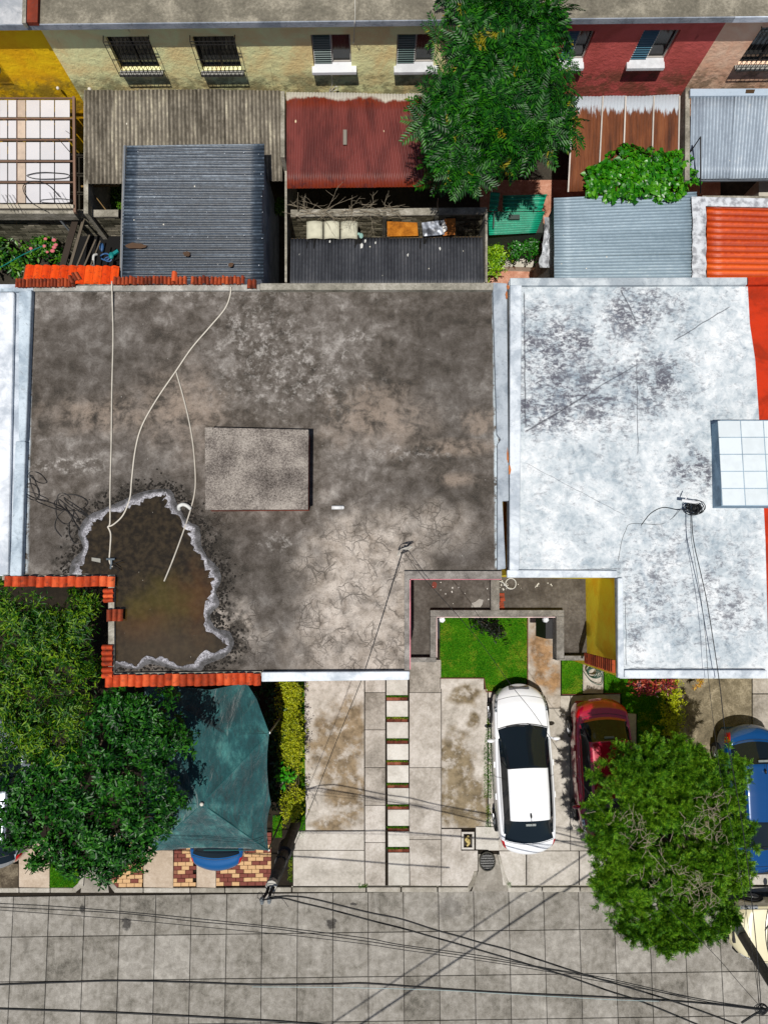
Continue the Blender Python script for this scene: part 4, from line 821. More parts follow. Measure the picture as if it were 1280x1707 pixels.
# 8 light blue zinc, 9 orange
t = thing('zinc_roof', 'light blue grey zinc patio roof with dense horizontal ribs', 'shed roof', P(1040, 395, 0))
n = metal_sheet('zinc_sheet', (126, 146, 160), (156, 176, 190), (190, 206, 216), (92, 108, 122), -.03, 1.2, .42, (.22, 1.4, 1), .05, seed=9)
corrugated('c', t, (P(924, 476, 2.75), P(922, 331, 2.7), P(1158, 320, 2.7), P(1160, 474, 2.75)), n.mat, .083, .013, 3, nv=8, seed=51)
m = MB(); m.prism([Vector((p.x, p.y, 2.6)) for p in W([(926, 476), (1156, 476), (1156, 326), (926, 335)], 2.7)], 0); ob('wall', m, limewash('patio_wall', 130, 128, 124, .4, 2), t)
m = MB(); V = []
rg = random.Random(4)
for j in range(13):
    v = j/12; 
    for k, xx in enumerate((1153, 1160, 1168, 1176)): q = P(xx+rg.uniform(-1.2, 1.2), 478-v*150, 2.8+(.03 if k in (1, 2) else 0)); V.append(q)
m.add(V, [(j*4+k, (j+1)*4+k, (j+1)*4+k+1, j*4+k+1) for j in range(12) for k in range(3)]); fo = N('foil_flashing', .5, .4, .1); fo.col(fo.mix(fo.rmp(fo.noise(6, 5), .35, .6), A(150, 152, 158), A(218, 222, 228))); fo.bump(fo.noise(5, 3), .02); o = ob('flashing', m, fo.mat, t); so = o.modifiers.new('s', 'SOLIDIFY'); so.thickness = .006
t = thing('orange_roof', 'bright orange ribbed patio roof with pale flashing at the right edge', 'shed roof', P(1230, 400, 0))
n = metal_sheet('orange_sheet', (176, 54, 4), (224, 86, 14), (240, 110, 34), (132, 40, 14), -.03, 1.2, .5, (.2, 1.6, 1), 0, seed=13)
corrugated('c', t, (P(1178, 474, 2.75), P(1176, 342, 2.7), P(1400, 350, 2.7), P(1400, 474, 2.75)), n.mat, .16, .02, 2, nv=8, seed=61)
m = MB(); m.slab([P(1168, 343, 2.79), P(1400, 348, 2.79), P(1400, 333, 2.79), P(1166, 328, 2.79)], .04); ob('flashing', m, fo.mat, t, bevel=.008)
m = MB(); m.prism([Vector((p.x, p.y, 2.6)) for p in W([(1180, 474), (1400, 474), (1400, 352), (1180, 348)], 2.7)], 0); ob('wall', m, limewash('patio_wall', 130, 128, 124, .4, 2), t)
# 10 green sheet, crumpled foil, planter
t = thing('green_roof_sheet', 'crooked sea green corrugated sheet shelter right of the block wall', 'shelter', P(862, 355, 0))
n = metal_sheet('green_sheet', (8, 120, 90), (20, 160, 124), (50, 190, 150), None, 0, 2, .4, (1, .3, 1), 0, seed=3)
corrugated('c', t, (P(838, 352, 2.1), P(838, 326, 2.25), P(912, 324, 2.35), P(903, 352, 2.2)), n.mat, .1, .02, 1, seed=71)
corrugated('c', t, (P(815, 352, 2.2), P(817, 320, 2.4), P(833, 321, 2.4), P(829, 352, 2.2)), n.mat, .13, .02, 1, seed=72)
corrugated('c', t, (P(815, 392, 1.9), P(813, 353, 2.05), P(908, 352, 2.15), P(893, 388, 1.95)), n.mat, .06, .006, 1, seed=73)
m = MB(); m.bar(P(848, 362, 2.13), P(866, 362, 2.13), .12, .03); m.bar(P(824, 352, 2.3), P(822, 380, 2.1), .03, .04); ob('vent_slot', m, plain('dark_slot', 70, 84, 78), t)
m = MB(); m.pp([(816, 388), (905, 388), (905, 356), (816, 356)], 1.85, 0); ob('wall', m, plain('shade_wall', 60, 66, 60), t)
m = MB(); V = []; rg = random.Random(8)
for j in range(12):
    v = j/11
    for k in range(5): V.append(P(905+(1-abs(v-.3))*4+k*5-8*v+rg.uniform(-2, 2), 362+v*84, 2.0+rg.uniform(-.08, .12)))
m.add(V, [(j*5+k, (j+1)*5+k, (j+1)*5+k+1, j*5+k+1) for j in range(11) for k in range(4)]); o = ob('crumpled_sheet', m, fo.mat, label='crumpled silver sheet hanging beside the zinc roof', cat='sheet'); so = o.modifiers.new('s', 'SOLIDIFY'); so.thickness = .006
m = MB(); m.pp([(836, 444), (900, 446), (896, 430), (842, 428)], .35, 0); ob('planter_edge', m, plain('beige_wall', 206, 200, 186), label='low beige planter edge under the white flowered bush', cat='planter')
# left courtyard clutter: orange tile lean-to, dark boards, pipes
t = thing('tiled_lean_to', 'small bright orange tiled lean-to roof behind the dark roof', 'shed roof', P(115, 455, 0))
def quadtile(i, n, L, z1, z2):
    u0, u1 = i/n, (i+1)/n; (ax, ay), (bx, by), (cx, cy), (dx, dy) = L
    return [P(ax+(bx-ax)*u0, ay+(by-ay)*u0, z1), P(ax+(bx-ax)*u1, ay+(by-ay)*u1, z1), P(dx+(cx-dx)*u1, dy+(cy-dy)*u1, z2), P(dx+(cx-dx)*u0, dy+(cy-dy)*u0, z2)]
for i in range(11):
    q = quadtile(i, 11, [(38, 473), (197, 474), (200, 444), (44, 442)], 3.6, 3.4); e = (q[1]-q[0]).normalized(); m = MB(); K = 6; V = []
    for j in range(2):
        a, b = (q[0], q[1]) if j == 0 else (q[3], q[2])
        for k in range(K+1): s = k/K; V.append(a.lerp(b, s*.95+.01)+Vector((0, 0, .045*math.sin(math.pi*min(1, s*1.15)) if s < .87 else -.012)))
    m.add(V, [(k, k+1, K+2+k, K+1+k) for k in range(K)]); o = ob('roof_tile', m, tile_mat('bright'), t); so = o.modifiers.new('s', 'SOLIDIFY'); so.thickness = .012
m = MB(); m.slab([P(36, 474, 3.53), P(198, 475, 3.53), P(200, 445, 3.34), P(42, 443, 3.34)], .06); ob('roof_board', m, plain('old_wood', 96, 78, 54), t)
t = thing('leaning_boards', 'dark weathered boards leaning between the two back yards', 'boards', P(130, 415, 0))
for a, b, w_ in (((128, 362), (104, 446), .16), ((140, 366), (117, 446), .07), ((160, 400), (140, 446), .04), ((150, 392), (128, 446), .04), ((168, 402), (150, 448), .03)):
    m = MB(); m.bar(P(a[0], a[1], 2.1), P(b[0], b[1], 2.4), w_, .03); ob('board', m, plain('dark_board', 58, 48, 40) if w_ > .1 else plain('grey_board', 108, 98, 84), t)
m = MB(); m.pp([(118, 462), (205, 462), (205, 366), (132, 366)], 1.2, .9); ob('dark_cover', m, plain('black_cover', 14, 13, 13, .9), t)  # near-black slab lying below the boards
m = MB(); m.bar(P(97, 362, 2.35), P(116, 384, 1.8), .05, .03); ob('metal_strut', m, plain('strut', 130, 136, 140, .4), label='short grey strut on the block wall left of the leaning boards', cat='strut')
m = MB(); m.tube(smooth_path([P(156, 448, 2.2), P(156, 434, 2.3), P(157, 426, 2.35), P(162, 424, 2.3)]), .03, 8); ob('white_pipe', m, plain('pvc', 222, 222, 218, .4), label='short bent white pipe above the orange tiles', cat='pipe')
m = MB(); m.tube(loop(176, 428, 2.0, 8, 6, tw=2), .02, 6); m.tube(loop(181, 432, 2.05, 6, 4, tw=2), .016, 6); m.ball(P(170, 412, 2.0), .09, .7, 1.4, .6); ob('bucket_hoses', m, plain('blue_hose', 60, 100, 150, .4), label='tangle of blue and grey hoses in the dark yard beside the shed', cat='hose')
m = MB(); m.bar(P(184, 427, 2.1), P(198, 418, 2.15), .08, .06); m.ball(P(186, 426, 2.15), .07, 1, 1.4, .7); ob('teal_bottle', m, plain('teal_plastic', 20, 130, 130, .4), label='teal plastic tool lying against the shed', cat='tool')
m = MB(); m.tube(smooth_path([P(-40, 462, 2.6), P(0, 446, 2.5), P(40, 424, 2.5), P(72, 410, 2.5)]), .012, 5); ob('clothes_line', m, plain('teal_line', 20, 120, 110, .5), label='thin teal cord crossing the leafy corner of the yard', cat='cord')
m = MB(); m.bar(P(136, 311, 2.2), P(200, 309, 2.2), .04, .04); m.bar(P(150, 315, 2.2), P(180, 354, 1.9), .02, .02); ob('yard_pole', m, plain('brown_pole', 140, 110, 60), label='thin brown pole under the front edge of the grey canopy', cat='pole')
# ================================================================ street and front gardens
ZG = .1
# road slabs
m = MB(); y_k = P(640, 1487, 0).y
m.box((-60, y_k-14, -.24), (60, y_k+.02, -.035)); road = ob('road', m, plain('joint_dirt', 52, 46, 40, .95), kind='structure')
def road_mat():
    n = N('road_concrete', .93, .15); a = n.noise(.9, 8, .6, .4); b = n.noise(5, 8, .7, .3, off=3); c = n.noise(60, 4, .8)
    f = n.m('ADD', n.m('ADD', n.m('MULTIPLY', a, .4), n.m('MULTIPLY', b, .5)), n.m('MULTIPLY', n.rnd(), .1))
    cc = n.ramp(f, [(.36, A(92, 88, 80)), (.46, A(134, 129, 120)), (.55, A(158, 153, 145)), (.66, A(188, 183, 174))])
    v = n.vmul(n.pos, (2.2, .35, 1)); st = n.noise(1.6, 6, .7, vec=v, off=8)
    cc = n.mix(n.m('MULTIPLY', n.rmp(st, .56, .7), .5), cc, A(92, 88, 82)); cc = n.mix(n.m('MULTIPLY', n.rmp(st, .44, .3), .35), cc, A(186, 181, 173))
    for (x, y, rx, ry) in ((212, 1540, 7, 9), (138, 1515, 4, 6), (552, 1539, 8, 7), (590, 1507, 5, 2), (748, 1515, 20, 16)):
        cc = n.mix(n.m('MULTIPLY', n.blob(x, y, 0, rx, ry, .3, .9, 9), .85 if rx < 12 else .35), cc, A(40, 38, 38))
    cc = n.mix(n.m('MULTIPLY', n.rmp(c, .52, .68), .5), cc, A(84, 80, 74)); cc = n.mix(n.m('MULTIPLY', n.rmp(c, .47, .35), .35), cc, A(200, 196, 188))
    n.col(cc); n.bump(n.m('ADD', c, b), .012); return n.mat
xa, xb = P(83, 1488, 0).x, P(789, 1488, 0).x; sx_ = (xb-xa)/12; rows = [P(640, y, 0).y for y in (1487, 1554, 1628, 1702.5, 1782)]
rmesh = {}; rm_ = road_mat()
for r_i in range(4):
    hgt = rows[r_i]-rows[r_i+1]; me = box_mesh('road_slab', sx_-.016, hgt-.016, .05, rm_, .006)
    for i in range(-4, 26):
        o = lay(road, 'road_slab', me, (xa+sx_*(i+.5), (rows[r_i]+rows[r_i+1])/2, -.05+random.uniform(-.003, .003)), random.uniform(-.002, .002))
m = MB(); m.box((-60, y_k-14, -.2), (60, rows[4]-.01, -.002)); ob('road_surface', m, rm_, road)
# paving base under everything on the plot
m = MB(); m.box((-60, y_k+.03, -.24), (60, y_k+20, ZG-.07)); plot = ob('plot_soil', m, concrete('garden_soil', (22, 18, 13), (36, 30, 22), (54, 46, 34), 3, 1), kind='structure')
pavement = ob('pavement', MB().pp([(486, 1479), (1012, 1477), (1012, 1475), (486, 1477)], ZG-.05, -.05), kerb_mat(), kind='structure')
def cslab(L, mat, z=ZG, name='paving_slab', dz=0, label=None):
    m = MB(); m.pp(L, z+dz, ZG-.12); return ob(name, m, mat, pavement, bevel=.008, label=label)
cA = concrete('drive_concrete', (150, 144, 134), (192, 185, 175), (218, 212, 204), 1.6, 2, .3, .14)
cB = concrete('path_concrete', (128, 121, 111), (176, 168, 158), (210, 203, 195), 1.8, 5, .38, .14)
cW = concrete('white_pad', (176, 170, 160), (204, 199, 190), (224, 220, 212), 2.5, 7, .25, .15)
cG = concrete('grey_stained_slab', (72, 66, 52), (122, 112, 92), (176, 164, 140), 2.6, 9, .4)
def stained(name, blobs, c, base=((150, 143, 132), (194, 186, 176), (222, 215, 207)), mask=(.36, .52)):
    n = N(name, .92, .15); a = n.noise(1.6, 8, .62, .4, off=2); b = n.noise(8, 7, .7, off=5); s = n.noise(55, 3, .7)
    f = n.m('ADD', n.m('MULTIPLY', a, .55), n.m('MULTIPLY', b, .45))
    cc = n.ramp(f, [(.34, A(*base[0])), (.5, A(*base[1])), (.66, A(*base[2]))])
    bl = n.mx(*[n.blob(x, y, ZG, rx, ry, .35, .8, 3) for x, y, rx, ry in blobs])
    st = n.ramp(n.noise(4, 7, .7, off=8), [(.35, A(c[0]*.62, c[1]*.6, c[2]*.55)), (.6, A(*c))])
    cc = n.mix(n.m('MULTIPLY', bl, n.rmp(n.noise(2.6, 7, .7, off=1), mask[0], mask[1], .25, .95)), cc, st)
    cc = n.mix(n.m('MULTIPLY', n.rmp(s, .52, .7), .35), cc, A(90, 82, 70)); n.col(cc); n.bump(n.m('ADD', b, s), .01); return n.mat
sA = stained('drive_stain_left', [(585, 1200, 24, 36), (560, 1250, 42, 60), (580, 1320, 32, 55), (550, 1375, 26, 14), (545, 1220, 20, 20)], (152, 132, 104))
sE = stained('drive_stain_right', [(775, 1160, 26, 18), (790, 1200, 10, 12), (760, 1270, 30, 50), (785, 1340, 35, 45), (745, 1340, 14, 30)], (144, 128, 100))
sP = stained('path_stain', [(900, 1085, 22, 40), (912, 1130, 22, 22)], (176, 138, 98), ((128, 118, 106), (176, 166, 154), (206, 197, 187)))
# left drive
cslab([(509.5, 1384), (607, 1384), (607, 1100), (507, 1100)], sA)
cslab([(489, 1417), (607, 1417), (607, 1385), (489, 1385)], cA); cslab([(489, 1477), (607.5, 1477), (607, 1418), (489, 1418)], cA)
ysB = [1100, 1155, 1217, 1280, 1343, 1405, 1477]
for a, b in zip(ysB, ysB[1:]): cslab([(608.5, b-.8), (642, b-.8), (642, a), (608.5, a)], cB)
slots = [(1159, 1168), (1195, 1203.5), (1231, 1240), (1267, 1275.5), (1305, 1313.5), (1341, 1349.5), (1377, 1386), (1412, 1421)]
y0 = 1100
for k, (a, b) in enumerate(slots):
    cslab([(644+k*.4, a-.3), (679.5+k*.4, a-.3), (679.5+k*.4, y0), (644+k*.4, y0)], cW, name='stepping_pad', dz=.01); y0 = b+.3
cslab([(647, 1476), (682, 1476), (682, y0), (647, y0)], cW, name='stepping_pad', dz=.012)
bs = thing('edging_bricks', 'short rows of red bricks with grass in the gaps between the white stepping pads', 'bricks', P(662, 1290, 0))
bm_ = box_mesh('brick', .185, .09, .07, concrete('old_brick', (76, 36, 26), (118, 62, 46), (156, 92, 72), 9, 2, .3, .3))
gtufts = []
for k, (a, b) in enumerate(slots):
    for i in range(3): lay(bs, 'brick', bm_, P(650+k*.4+i*11.6, b-2.8, ZG-.02)+Vector((0, 0, -.07)), random.uniform(-.03, .03))
    if k != 0: pass
    gtufts.append((644, a, 680, a+3.4))
for a, b in ((1100, 1155), (1155, 1280), (1280, 1400), (1400, 1477)): cslab([(682.5+(.8 if a > 1300 else 0), b-.7), (735, b-.7), (735, a), (682.5, a)], cB)
cslab([(736, 1380), (812, 1380), (812, 1149), (806, 1149), (806, 1131), (733, 1131), (733, 1148), (736, 1148)], sE)
cslab([(736, 1477), (786, 1477), (796, 1450), (796, 1418), (768.5, 1418), (768.5, 1382), (736, 1382)], cB)
o = cslab([(793, 1416), (831, 1417), (831, 1379), (793, 1378)], cW, dz=.03, name='access_cover', label='square pale concrete cover beside the white car')
# meter box, round drain
mb_ = thing('meter_box', 'small rectangular water meter recess with pale frame beside the driveway', 'meter box', P(779, 1401, ZG))
m = MB(); fx0, fx1, fy0, fy1 = 769.5, 790, 1387, 1416
for L in (rect(fx0, fy0, fx1, fy0+3), rect(fx0, fy1-3, fx1, fy1), rect(fx0, fy0+3.1, fx0+3, fy1-3.1), rect(fx1-3, fy0+3.1, fx1, fy1-3.1)): m.pp(L, ZG+.03, ZG-.1)
ob('frame', m, cW, mb_); m = MB(); m.pp(rect(772, 1390, 787.5, 1413), ZG-.055, ZG-.1); ob('recess', m, plain('recess_dark', 44, 36, 24), mb_)
m = MB(); m.tube(smooth_path([P(781, 1393, ZG), P(776, 1400, ZG), P(782, 1404, ZG), P(778, 1410, ZG)]), .03, 7); m.ball(P(780, 1402, ZG-.02), .06, 1, 1.2, .7); ob('meter', m, plain('brass_meter', 196, 176, 110, .5), mb_, smooth=True)
dr = thing('storm_drain', 'round black ribbed storm drain at the kerb opening', 'drain', P(812, 1436, ZG))
c = P(812, 1436, ZG); m = MB(); m.tube([(c.x+.2*math.cos(i*.2618), c.y+.235*math.sin(i*.2618), ZG+.0) for i in range(25)], .02, 6); ob('rim', m, plain('drain_rim', 60, 58, 50), dr)
m = MB(); m.cyl(c, .19, -.1, ZG-.02, 20); ob('pit', m, plain('pit_black', 14, 13, 13, .3), dr)
for k in range(6):
    y = c.y-.16+.064*k; hw = math.sqrt(max(.002, .19**2-(y-c.y)**2)); m = MB(); m.bar((c.x-hw, y, ZG), (c.x+hw, y, ZG), .02, .03); ob('bar', m, plain('bar_black', 46, 46, 46, .4), dr)
m = MB(); m.pp([(786, 1486), (848, 1486), (834, 1450), (828, 1424), (797, 1424), (797, 1452)], .055, -.1); ob('kerb_ramp', m, concrete('ramp_concrete', (118, 112, 102), (152, 146, 136), (178, 172, 162), 2), pavement)
# right paving
cslab([(879.5, 1180), (934, 1180), (934, 1026), (879.5, 1026)], sP)
cslab([(814, 1418), (950, 1418), (950, 1160), (934, 1160), (934, 1181), (879, 1181), (879, 1155), (814, 1152)], cA, dz=-.012)
cslab([(951, 1418), (1060, 1418), (1060, 1190), (1033, 1188), (1033, 1157), (951, 1160)], cA, dz=-.006)
cslab([(971.5, 1156), (1005, 1156), (1005, 1060), (971.5, 1060)], cB)
for a, b in ((832, 877), (878, 965), (966, 1012)): cslab([(a+(6 if a == 832 else 0), 1476), (b-.8, 1475.5), (b-.8, 1419), (a, 1419)], cA)
for x0, x1, k in ((1013, 1070, 0), (1071, 1130, 1), (1131, 1190, 2), (1191, 1330, 3)): cslab([(x0, 1475), (x1-.8, 1475), (x1-.8, 1419), (x0, 1419)], cA)
for x0, x1, y0_, y1_, mt in ((1129, 1253, 1000, 1265, cG), (1254, 1330, 1000, 1156, cB), (1254, 1330, 1157.5, 1265, cB), (1129, 1253, 1266, 1418, cG), (1254, 1330, 1266, 1418, cB)): cslab([(x0, y1_), (x1-.8, y1_), (x1-.8, y0_), (x0, y0_)], mt)
# left pavement: pavers in bands between slabs
for x0, x1 in ((32, 83), (239.5, 289), (328, 360)): cslab([(x0, 1479), (x1, 1480), (x1, 1400), (x0, 1400)], concrete('beige_slab', (160, 142, 122), (188, 170, 150), (210, 194, 176), 1.5, 3, .25))
cslab([(-200, 1481), (31, 1481), (31, 1440), (-200, 1440)], concrete('soil_slab', (44, 38, 30), (84, 74, 60), (140, 128, 108), 2.5, 3, .5))
def paver_mat():
    n = N('paver', .9, .2); r = n.rnd(); f = n.noise(14, 5, .7)
    cc = n.mix(n.rmp(r, .46, .5), n.mix(f, A(98, 48, 40), A(142, 84, 72)), n.mix(f, A(190, 146, 100), A(222, 186, 142))); n.col(cc); n.bump(f, .006); return n.mat
pv = thing('paver_bands', 'red and sandy brick pavers in bands across the pavement by the kerb', 'pavers', P(300, 1440, 0)); pvm = box_mesh('brick', .2, .096, .06, paver_mat())
pvy0, pvy1 = P(300, 1478, ZG).y, P(300, 1385, ZG).y
for (x0, x1) in ((186, 239), (290, 327.5), (361, 452)):
    X0, X1 = P(x0, 1440, ZG).x, P(x1, 1440, ZG).x; y = pvy0; j = 0
    while y+.1 < pvy1:
        x = X0-(.103 if j % 2 else 0)
        while x < X1-.03:
            a = max(x, X0); b = min(x+.2, X1)
            if b-a > .08: lay(pv, 'brick', pvm, ((a+b)/2, y+.05, ZG-.065+random.uniform(-.002, .004)), random.uniform(-.02, .02), sc=((b-a-.004)/.2, 1, 1))
            x += .206
        y += .103; j += 1
# kerbs
kx = [(-60, 32), (32, 84), (84, 128), (190, 239), (239, 317), (317, 375), (375, 450), (450, 486), (487, 610), (611, 668), (669, 729), (730, 782), (846, 903), (904, 966), (967, 1025), (1026, 1090), (1091, 1150), (1151, 1210), (1211, 1330)]
for a, b in kx:
    yy = 1487.5 if a > 400 else 1488.5
    m = MB(); m.pp([(a+.5, yy), (b-.5, yy), (b-.5, yy-8.3), (a+.5, yy-8.3)], ZG+.01, -.1); ob('kerb_stone', m, concrete('kerbstone', (130, 124, 112), (168, 162, 150), (200, 194, 184), 3, 6, .4, .15), pavement, bevel=.02)
for L in ([(127, 1487), (139, 1478), (141, 1455), (134, 1455), (131, 1472), (122, 1480)], [(190, 1487), (181, 1474), (176, 1442), (182, 1440), (187, 1470), (196, 1480)], [(782, 1487), (792, 1470), (796, 1452), (790, 1452), (786, 1466), (779, 1478.5)], [(848, 1487), (836, 1458), (829, 1425), (833, 1424), (841, 1456), (852, 1478.5)]):
    m = MB(); m.pp(L, ZG+.012, -.1); ob('kerb_stone', m, concrete('kerbstone', (130, 124, 112), (168, 162, 150), (200, 194, 184), 3, 6, .4, .15), pavement, bevel=.015)
m = MB(); m.pp([(135, 1488), (182, 1488), (176, 1440), (141, 1440)], .055, -.1); ob('kerb_ramp', m, concrete('ramp_concrete', (118, 112, 102), (152, 146, 136), (178, 172, 162), 2), pavement)

# ================================================================ leaves and crowns
def frames(nrm):
    nrm = nrm/np.linalg.norm(nrm, axis=1, keepdims=True); r = rng.normal(size=nrm.shape); t = np.cross(nrm, r); t /= np.linalg.norm(t, axis=1, keepdims=True)
    return np.stack([t, np.cross(nrm, t), nrm], axis=2)
def scatter(TV, TF, pos, nrm, sc):
    R = frames(nrm); V = np.einsum('nij,vj->nvi', R, TV)*sc[:, None, None]+pos[:, None, :]
    F_ = TF[None]+(np.arange(len(pos))*len(TV))[:, None, None]; return V.reshape(-1, 3), F_.reshape(-1, TF.shape[1])
def leaf(L, W_, droop=.15, fold=.12, seg=1):
    return np.array([[0, 0, 0], [W_/2, L*.42, fold*W_-droop*L*.2], [0, L, -droop*L], [-W_/2, L*.42, fold*W_-droop*L*.2]]), np.array([[0, 1, 2], [0, 2, 3]])
def whorl(n, L, W_, tilt=.5, droop=.2, seed=0, jl=.5):
    r = np.random.default_rng(seed); Vs, Fs = [], []; b = 0
    for k in range(n):
        v, f = leaf(L*(1-jl*r.random()), W_*(1-.2*r.random()), droop); t = tilt*(.4+1.0*r.random()); c, s = math.cos(t), math.sin(t)
        v = v@np.array([[1, 0, 0], [0, c, s], [0, -s, c]]); a = 2*math.pi*(k+1.6*r.random())/n; c, s = math.cos(a), math.sin(a); v = v@np.array([[c, s, 0], [-s, c, 0], [0, 0, 1]]); v += np.array([.05*r.normal(), .05*r.normal(), .05*r.random()])*L/.17
        Vs.append(v); Fs.append(f+b); b += len(v)
    return np.concatenate(Vs), np.concatenate(Fs)
def frond(n, L, lw, ll, arch=.35, seed=0):
    r = np.random.default_rng(seed); Vs, Fs = [], []; b = 0
    for k in range(n):
        t = (k+1)/n; y = L*t; z = L*(arch*t-arch*1.7*t*t)
        for s in (-1, 1):
            l = ll*(.75+.5*math.sin(math.pi*t))*(.9+.2*r.random()); v, f = leaf(l, lw, .25, .1); a = s*(1.15-.35*t); c, q = math.cos(a), math.sin(a)
            v = v@np.array([[c, -q, 0], [q, c, 0], [0, 0, 1]]); v = v+np.array([0, y, z+.006*r.normal()]); Vs.append(v); Fs.append(f+b); b += 4
    Vs.append(np.array([[-.004, 0, 0], [.004, 0, 0], [.002, L*.5, L*(arch*.5-arch*1.7*.25)], [-.002, L*.5, L*(arch*.5-arch*1.7*.25)], [0, L, L*(arch-arch*1.7)]])); Fs.append(np.array([[0, 1, 2], [0, 2, 3], [3, 2, 4]])+b)
    return np.concatenate(Vs), np.concatenate(Fs)
def rosette(n, fr, up=.5, seed=0):
    r = np.random.default_rng(seed); Vs, Fs = [], []; b = 0
    for k in range(n):
        v, f = fr[k % len(fr)]; v = v*(.7+.4*r.random()); t = up*(.3+1.0*r.random()); c, s = math.cos(t), math.sin(t); v = v@np.array([[1, 0, 0], [0, c, s], [0, -s, c]])
        a = 2*math.pi*(k+.6*r.random())/n; c, s = math.cos(a), math.sin(a); v = v@np.array([[c, s, 0], [-s, c, 0], [0, 0, 1]]); Vs.append(v); Fs.append(f+b); b += len(v)
    return np.concatenate(Vs), np.concatenate(Fs)
def leafmat(nm, c1, c2, c3, alt=None, rough=.38, spec=.45, sc=1.2, k=1.0):
    n = N(nm, rough, spec); f = n.m('ADD', n.m('MULTIPLY', n.island(), .5), n.m('MULTIPLY', n.noise(sc, 3), .5))
    cc = n.ramp(f, [(.25, A(*c1)), (.5, A(*c2)), (.75, A(*c3))])
    if alt: cc = n.mix(n.rmp(n.m('ADD', n.noise(1.9, 3, off=9), n.m('MULTIPLY', n.island(), .12)), alt[1], alt[1]+.05), cc, A(*alt[0]))
    n.col(cc)
    tr = n.t.nodes.new('ShaderNodeBsdfTranslucent'); n.L(n.mix(.5, cc, A(150, 190, 30)) if 0 else cc, tr.inputs[0]); ms = n.t.nodes.new('ShaderNodeMixShader'); ms.inputs[0].default_value = .28
    n.L(n.b.outputs[0], ms.inputs[1]); n.L(tr.outputs[0], ms.inputs[2]); n.L(ms.outputs[0], n.t.nodes['Material Output'].inputs[0]); return n.mat
def blobs_w(L, z): return [(P(x, y, zz), r*(CAM_H-zz)/FPX) for x, y, r, zz in [(b[0], b[1], b[2], b[3] if len(b) > 3 else z) for b in L]]
def shell(bl, n, flat=.6, deep=.35, low=-.25, clump=9, spread=.11):
    if clump > 1 and n > 100:
        p0, n0 = shell(bl, max(6, n//clump), flat, deep, low, 1); k = rng.integers(0, len(p0), n); o = rng.normal(size=(n, 3))*spread*np.array([1, 1, .7])
        return p0[k]+o, n0[k]+o/spread*.55+rng.normal(size=(n, 3))*.15
    w = np.array([r**2 for _, r in bl]); w /= w.sum(); idx = rng.choice(len(bl), n, p=w); C = np.array([tuple(c) for c, _ in bl])[idx]; R = np.array([r for _, r in bl])[idx]
    d = rng.normal(size=(n, 3)); d /= np.linalg.norm(d, axis=1, keepdims=True); d[:, 2] = np.where(d[:, 2] < low, -d[:, 2], d[:, 2])
    t = 1-deep*rng.random(n)**1.5; p = C+d*np.array([1, 1, flat])*(R*t)[:, None]; nr = d*np.array([1, 1, .8])+np.array([0, 0, .75]); nr += rng.normal(size=nr.shape)*.25
    return p, nr
def tree(name, label, bl, temps, n, mat, trunk, flat=.6, sc=(.75, 1.2), deep=.35, lim=.03, spread=.11, clump=9, grp=None, cat='tree', bark=(92, 78, 62), zb=ZG):
    t = thing(name, label, cat, (trunk[0], trunk[1], zb), grp); Vs, Fs, b = [], [], 0
    for (tv, tf) in temps:
        p, nr = shell(bl, n//len(temps), flat, deep, clump=clump, spread=spread); s = sc[0]+(sc[1]-sc[0])*rng.random(len(p)); v, f = scatter(tv, tf, p, nr, s); Vs.append(v); Fs.append(f+b); b += len(v)
    np_ob('crown', np.concatenate(Vs), np.concatenate(Fs), mat, t)
    m = MB(); base = Vector((trunk[0], trunk[1], zb-.05)); cz = min(c.z for c, _ in bl); fork = Vector((trunk[0]+.05, trunk[1]+.03, zb+(cz-zb)*.45))
    m.tube([base, (base+fork)/2+Vector((.03, -.02, 0)), fork], [trunk[2]*1.25, trunk[2], trunk[2]*.9], 9)
    ob('trunk', m, plain('bark', *bark, .95, 0, .3, 9), t)
    m = MB()
    for c, r in bl:
        mid = fork.lerp(c, .55)+Vector((rng.normal()*.1, rng.normal()*.1, .12)); m.tube(smooth_path([fork-Vector((0, 0, .05)), mid, c+Vector((0, 0, r*flat*.3))], 4), [lim*1.5]*3+[lim]*3+[lim*.7]*2+[lim*.5], 5)
        for _ in range(3):
            q = c+Vector((rng.normal()*r*.45, rng.normal()*r*.45, r*flat*.4)); m.tube([mid, (mid+q)/2+Vector((0, 0, .05)), q], [lim*.5, lim*.4, lim*.2], 4)
    ob('limbs', m, plain('bark', *bark, .95, 0, .3, 9), t); return t
# tall compound-leaf tree at the top
fr = [frond(9, .56, .052, .15, .3, s) for s in range(3)]
rs = [rosette(7, fr, .35, s) for s in range(4)]
bl = blobs_w([(790, 20, 40), (850, 30, 55), (900, 60, 40), (800, 90, 55), (870, 120, 65), (905, 170, 48), (760, 170, 48), (820, 190, 60), (760, 225, 42), (890, 225, 44), (825, 240, 46), (745, 130, 26), (720, 165, 20), (790, 285, 28), (908, 250, 24), (765, 285, 22), (775, -20, 40), (860, -30, 50), (712, 200, 18), (725, 60, 14), (930, 30, 22), (730, 285, 22, 3.9), (935, 215, 20), (935, 120, 14)], 5.5)
tree('tall_tree', 'tall dark green tree with feathery compound leaves against the back facade', [(c, r*.84) for c, r in bl], rs, 430, leafmat('feather_leaf', (6, 44, 6), (18, 82, 8), (56, 124, 16), ((150, 140, 24), .72), .42, .3), (*P(840, 250, 0)[:2], .16), .75, (.65, 1.05), .6, clump=1)
for (px, py) in ((800, 318), (790, 326), (815, 312), (775, 300)):
    pass
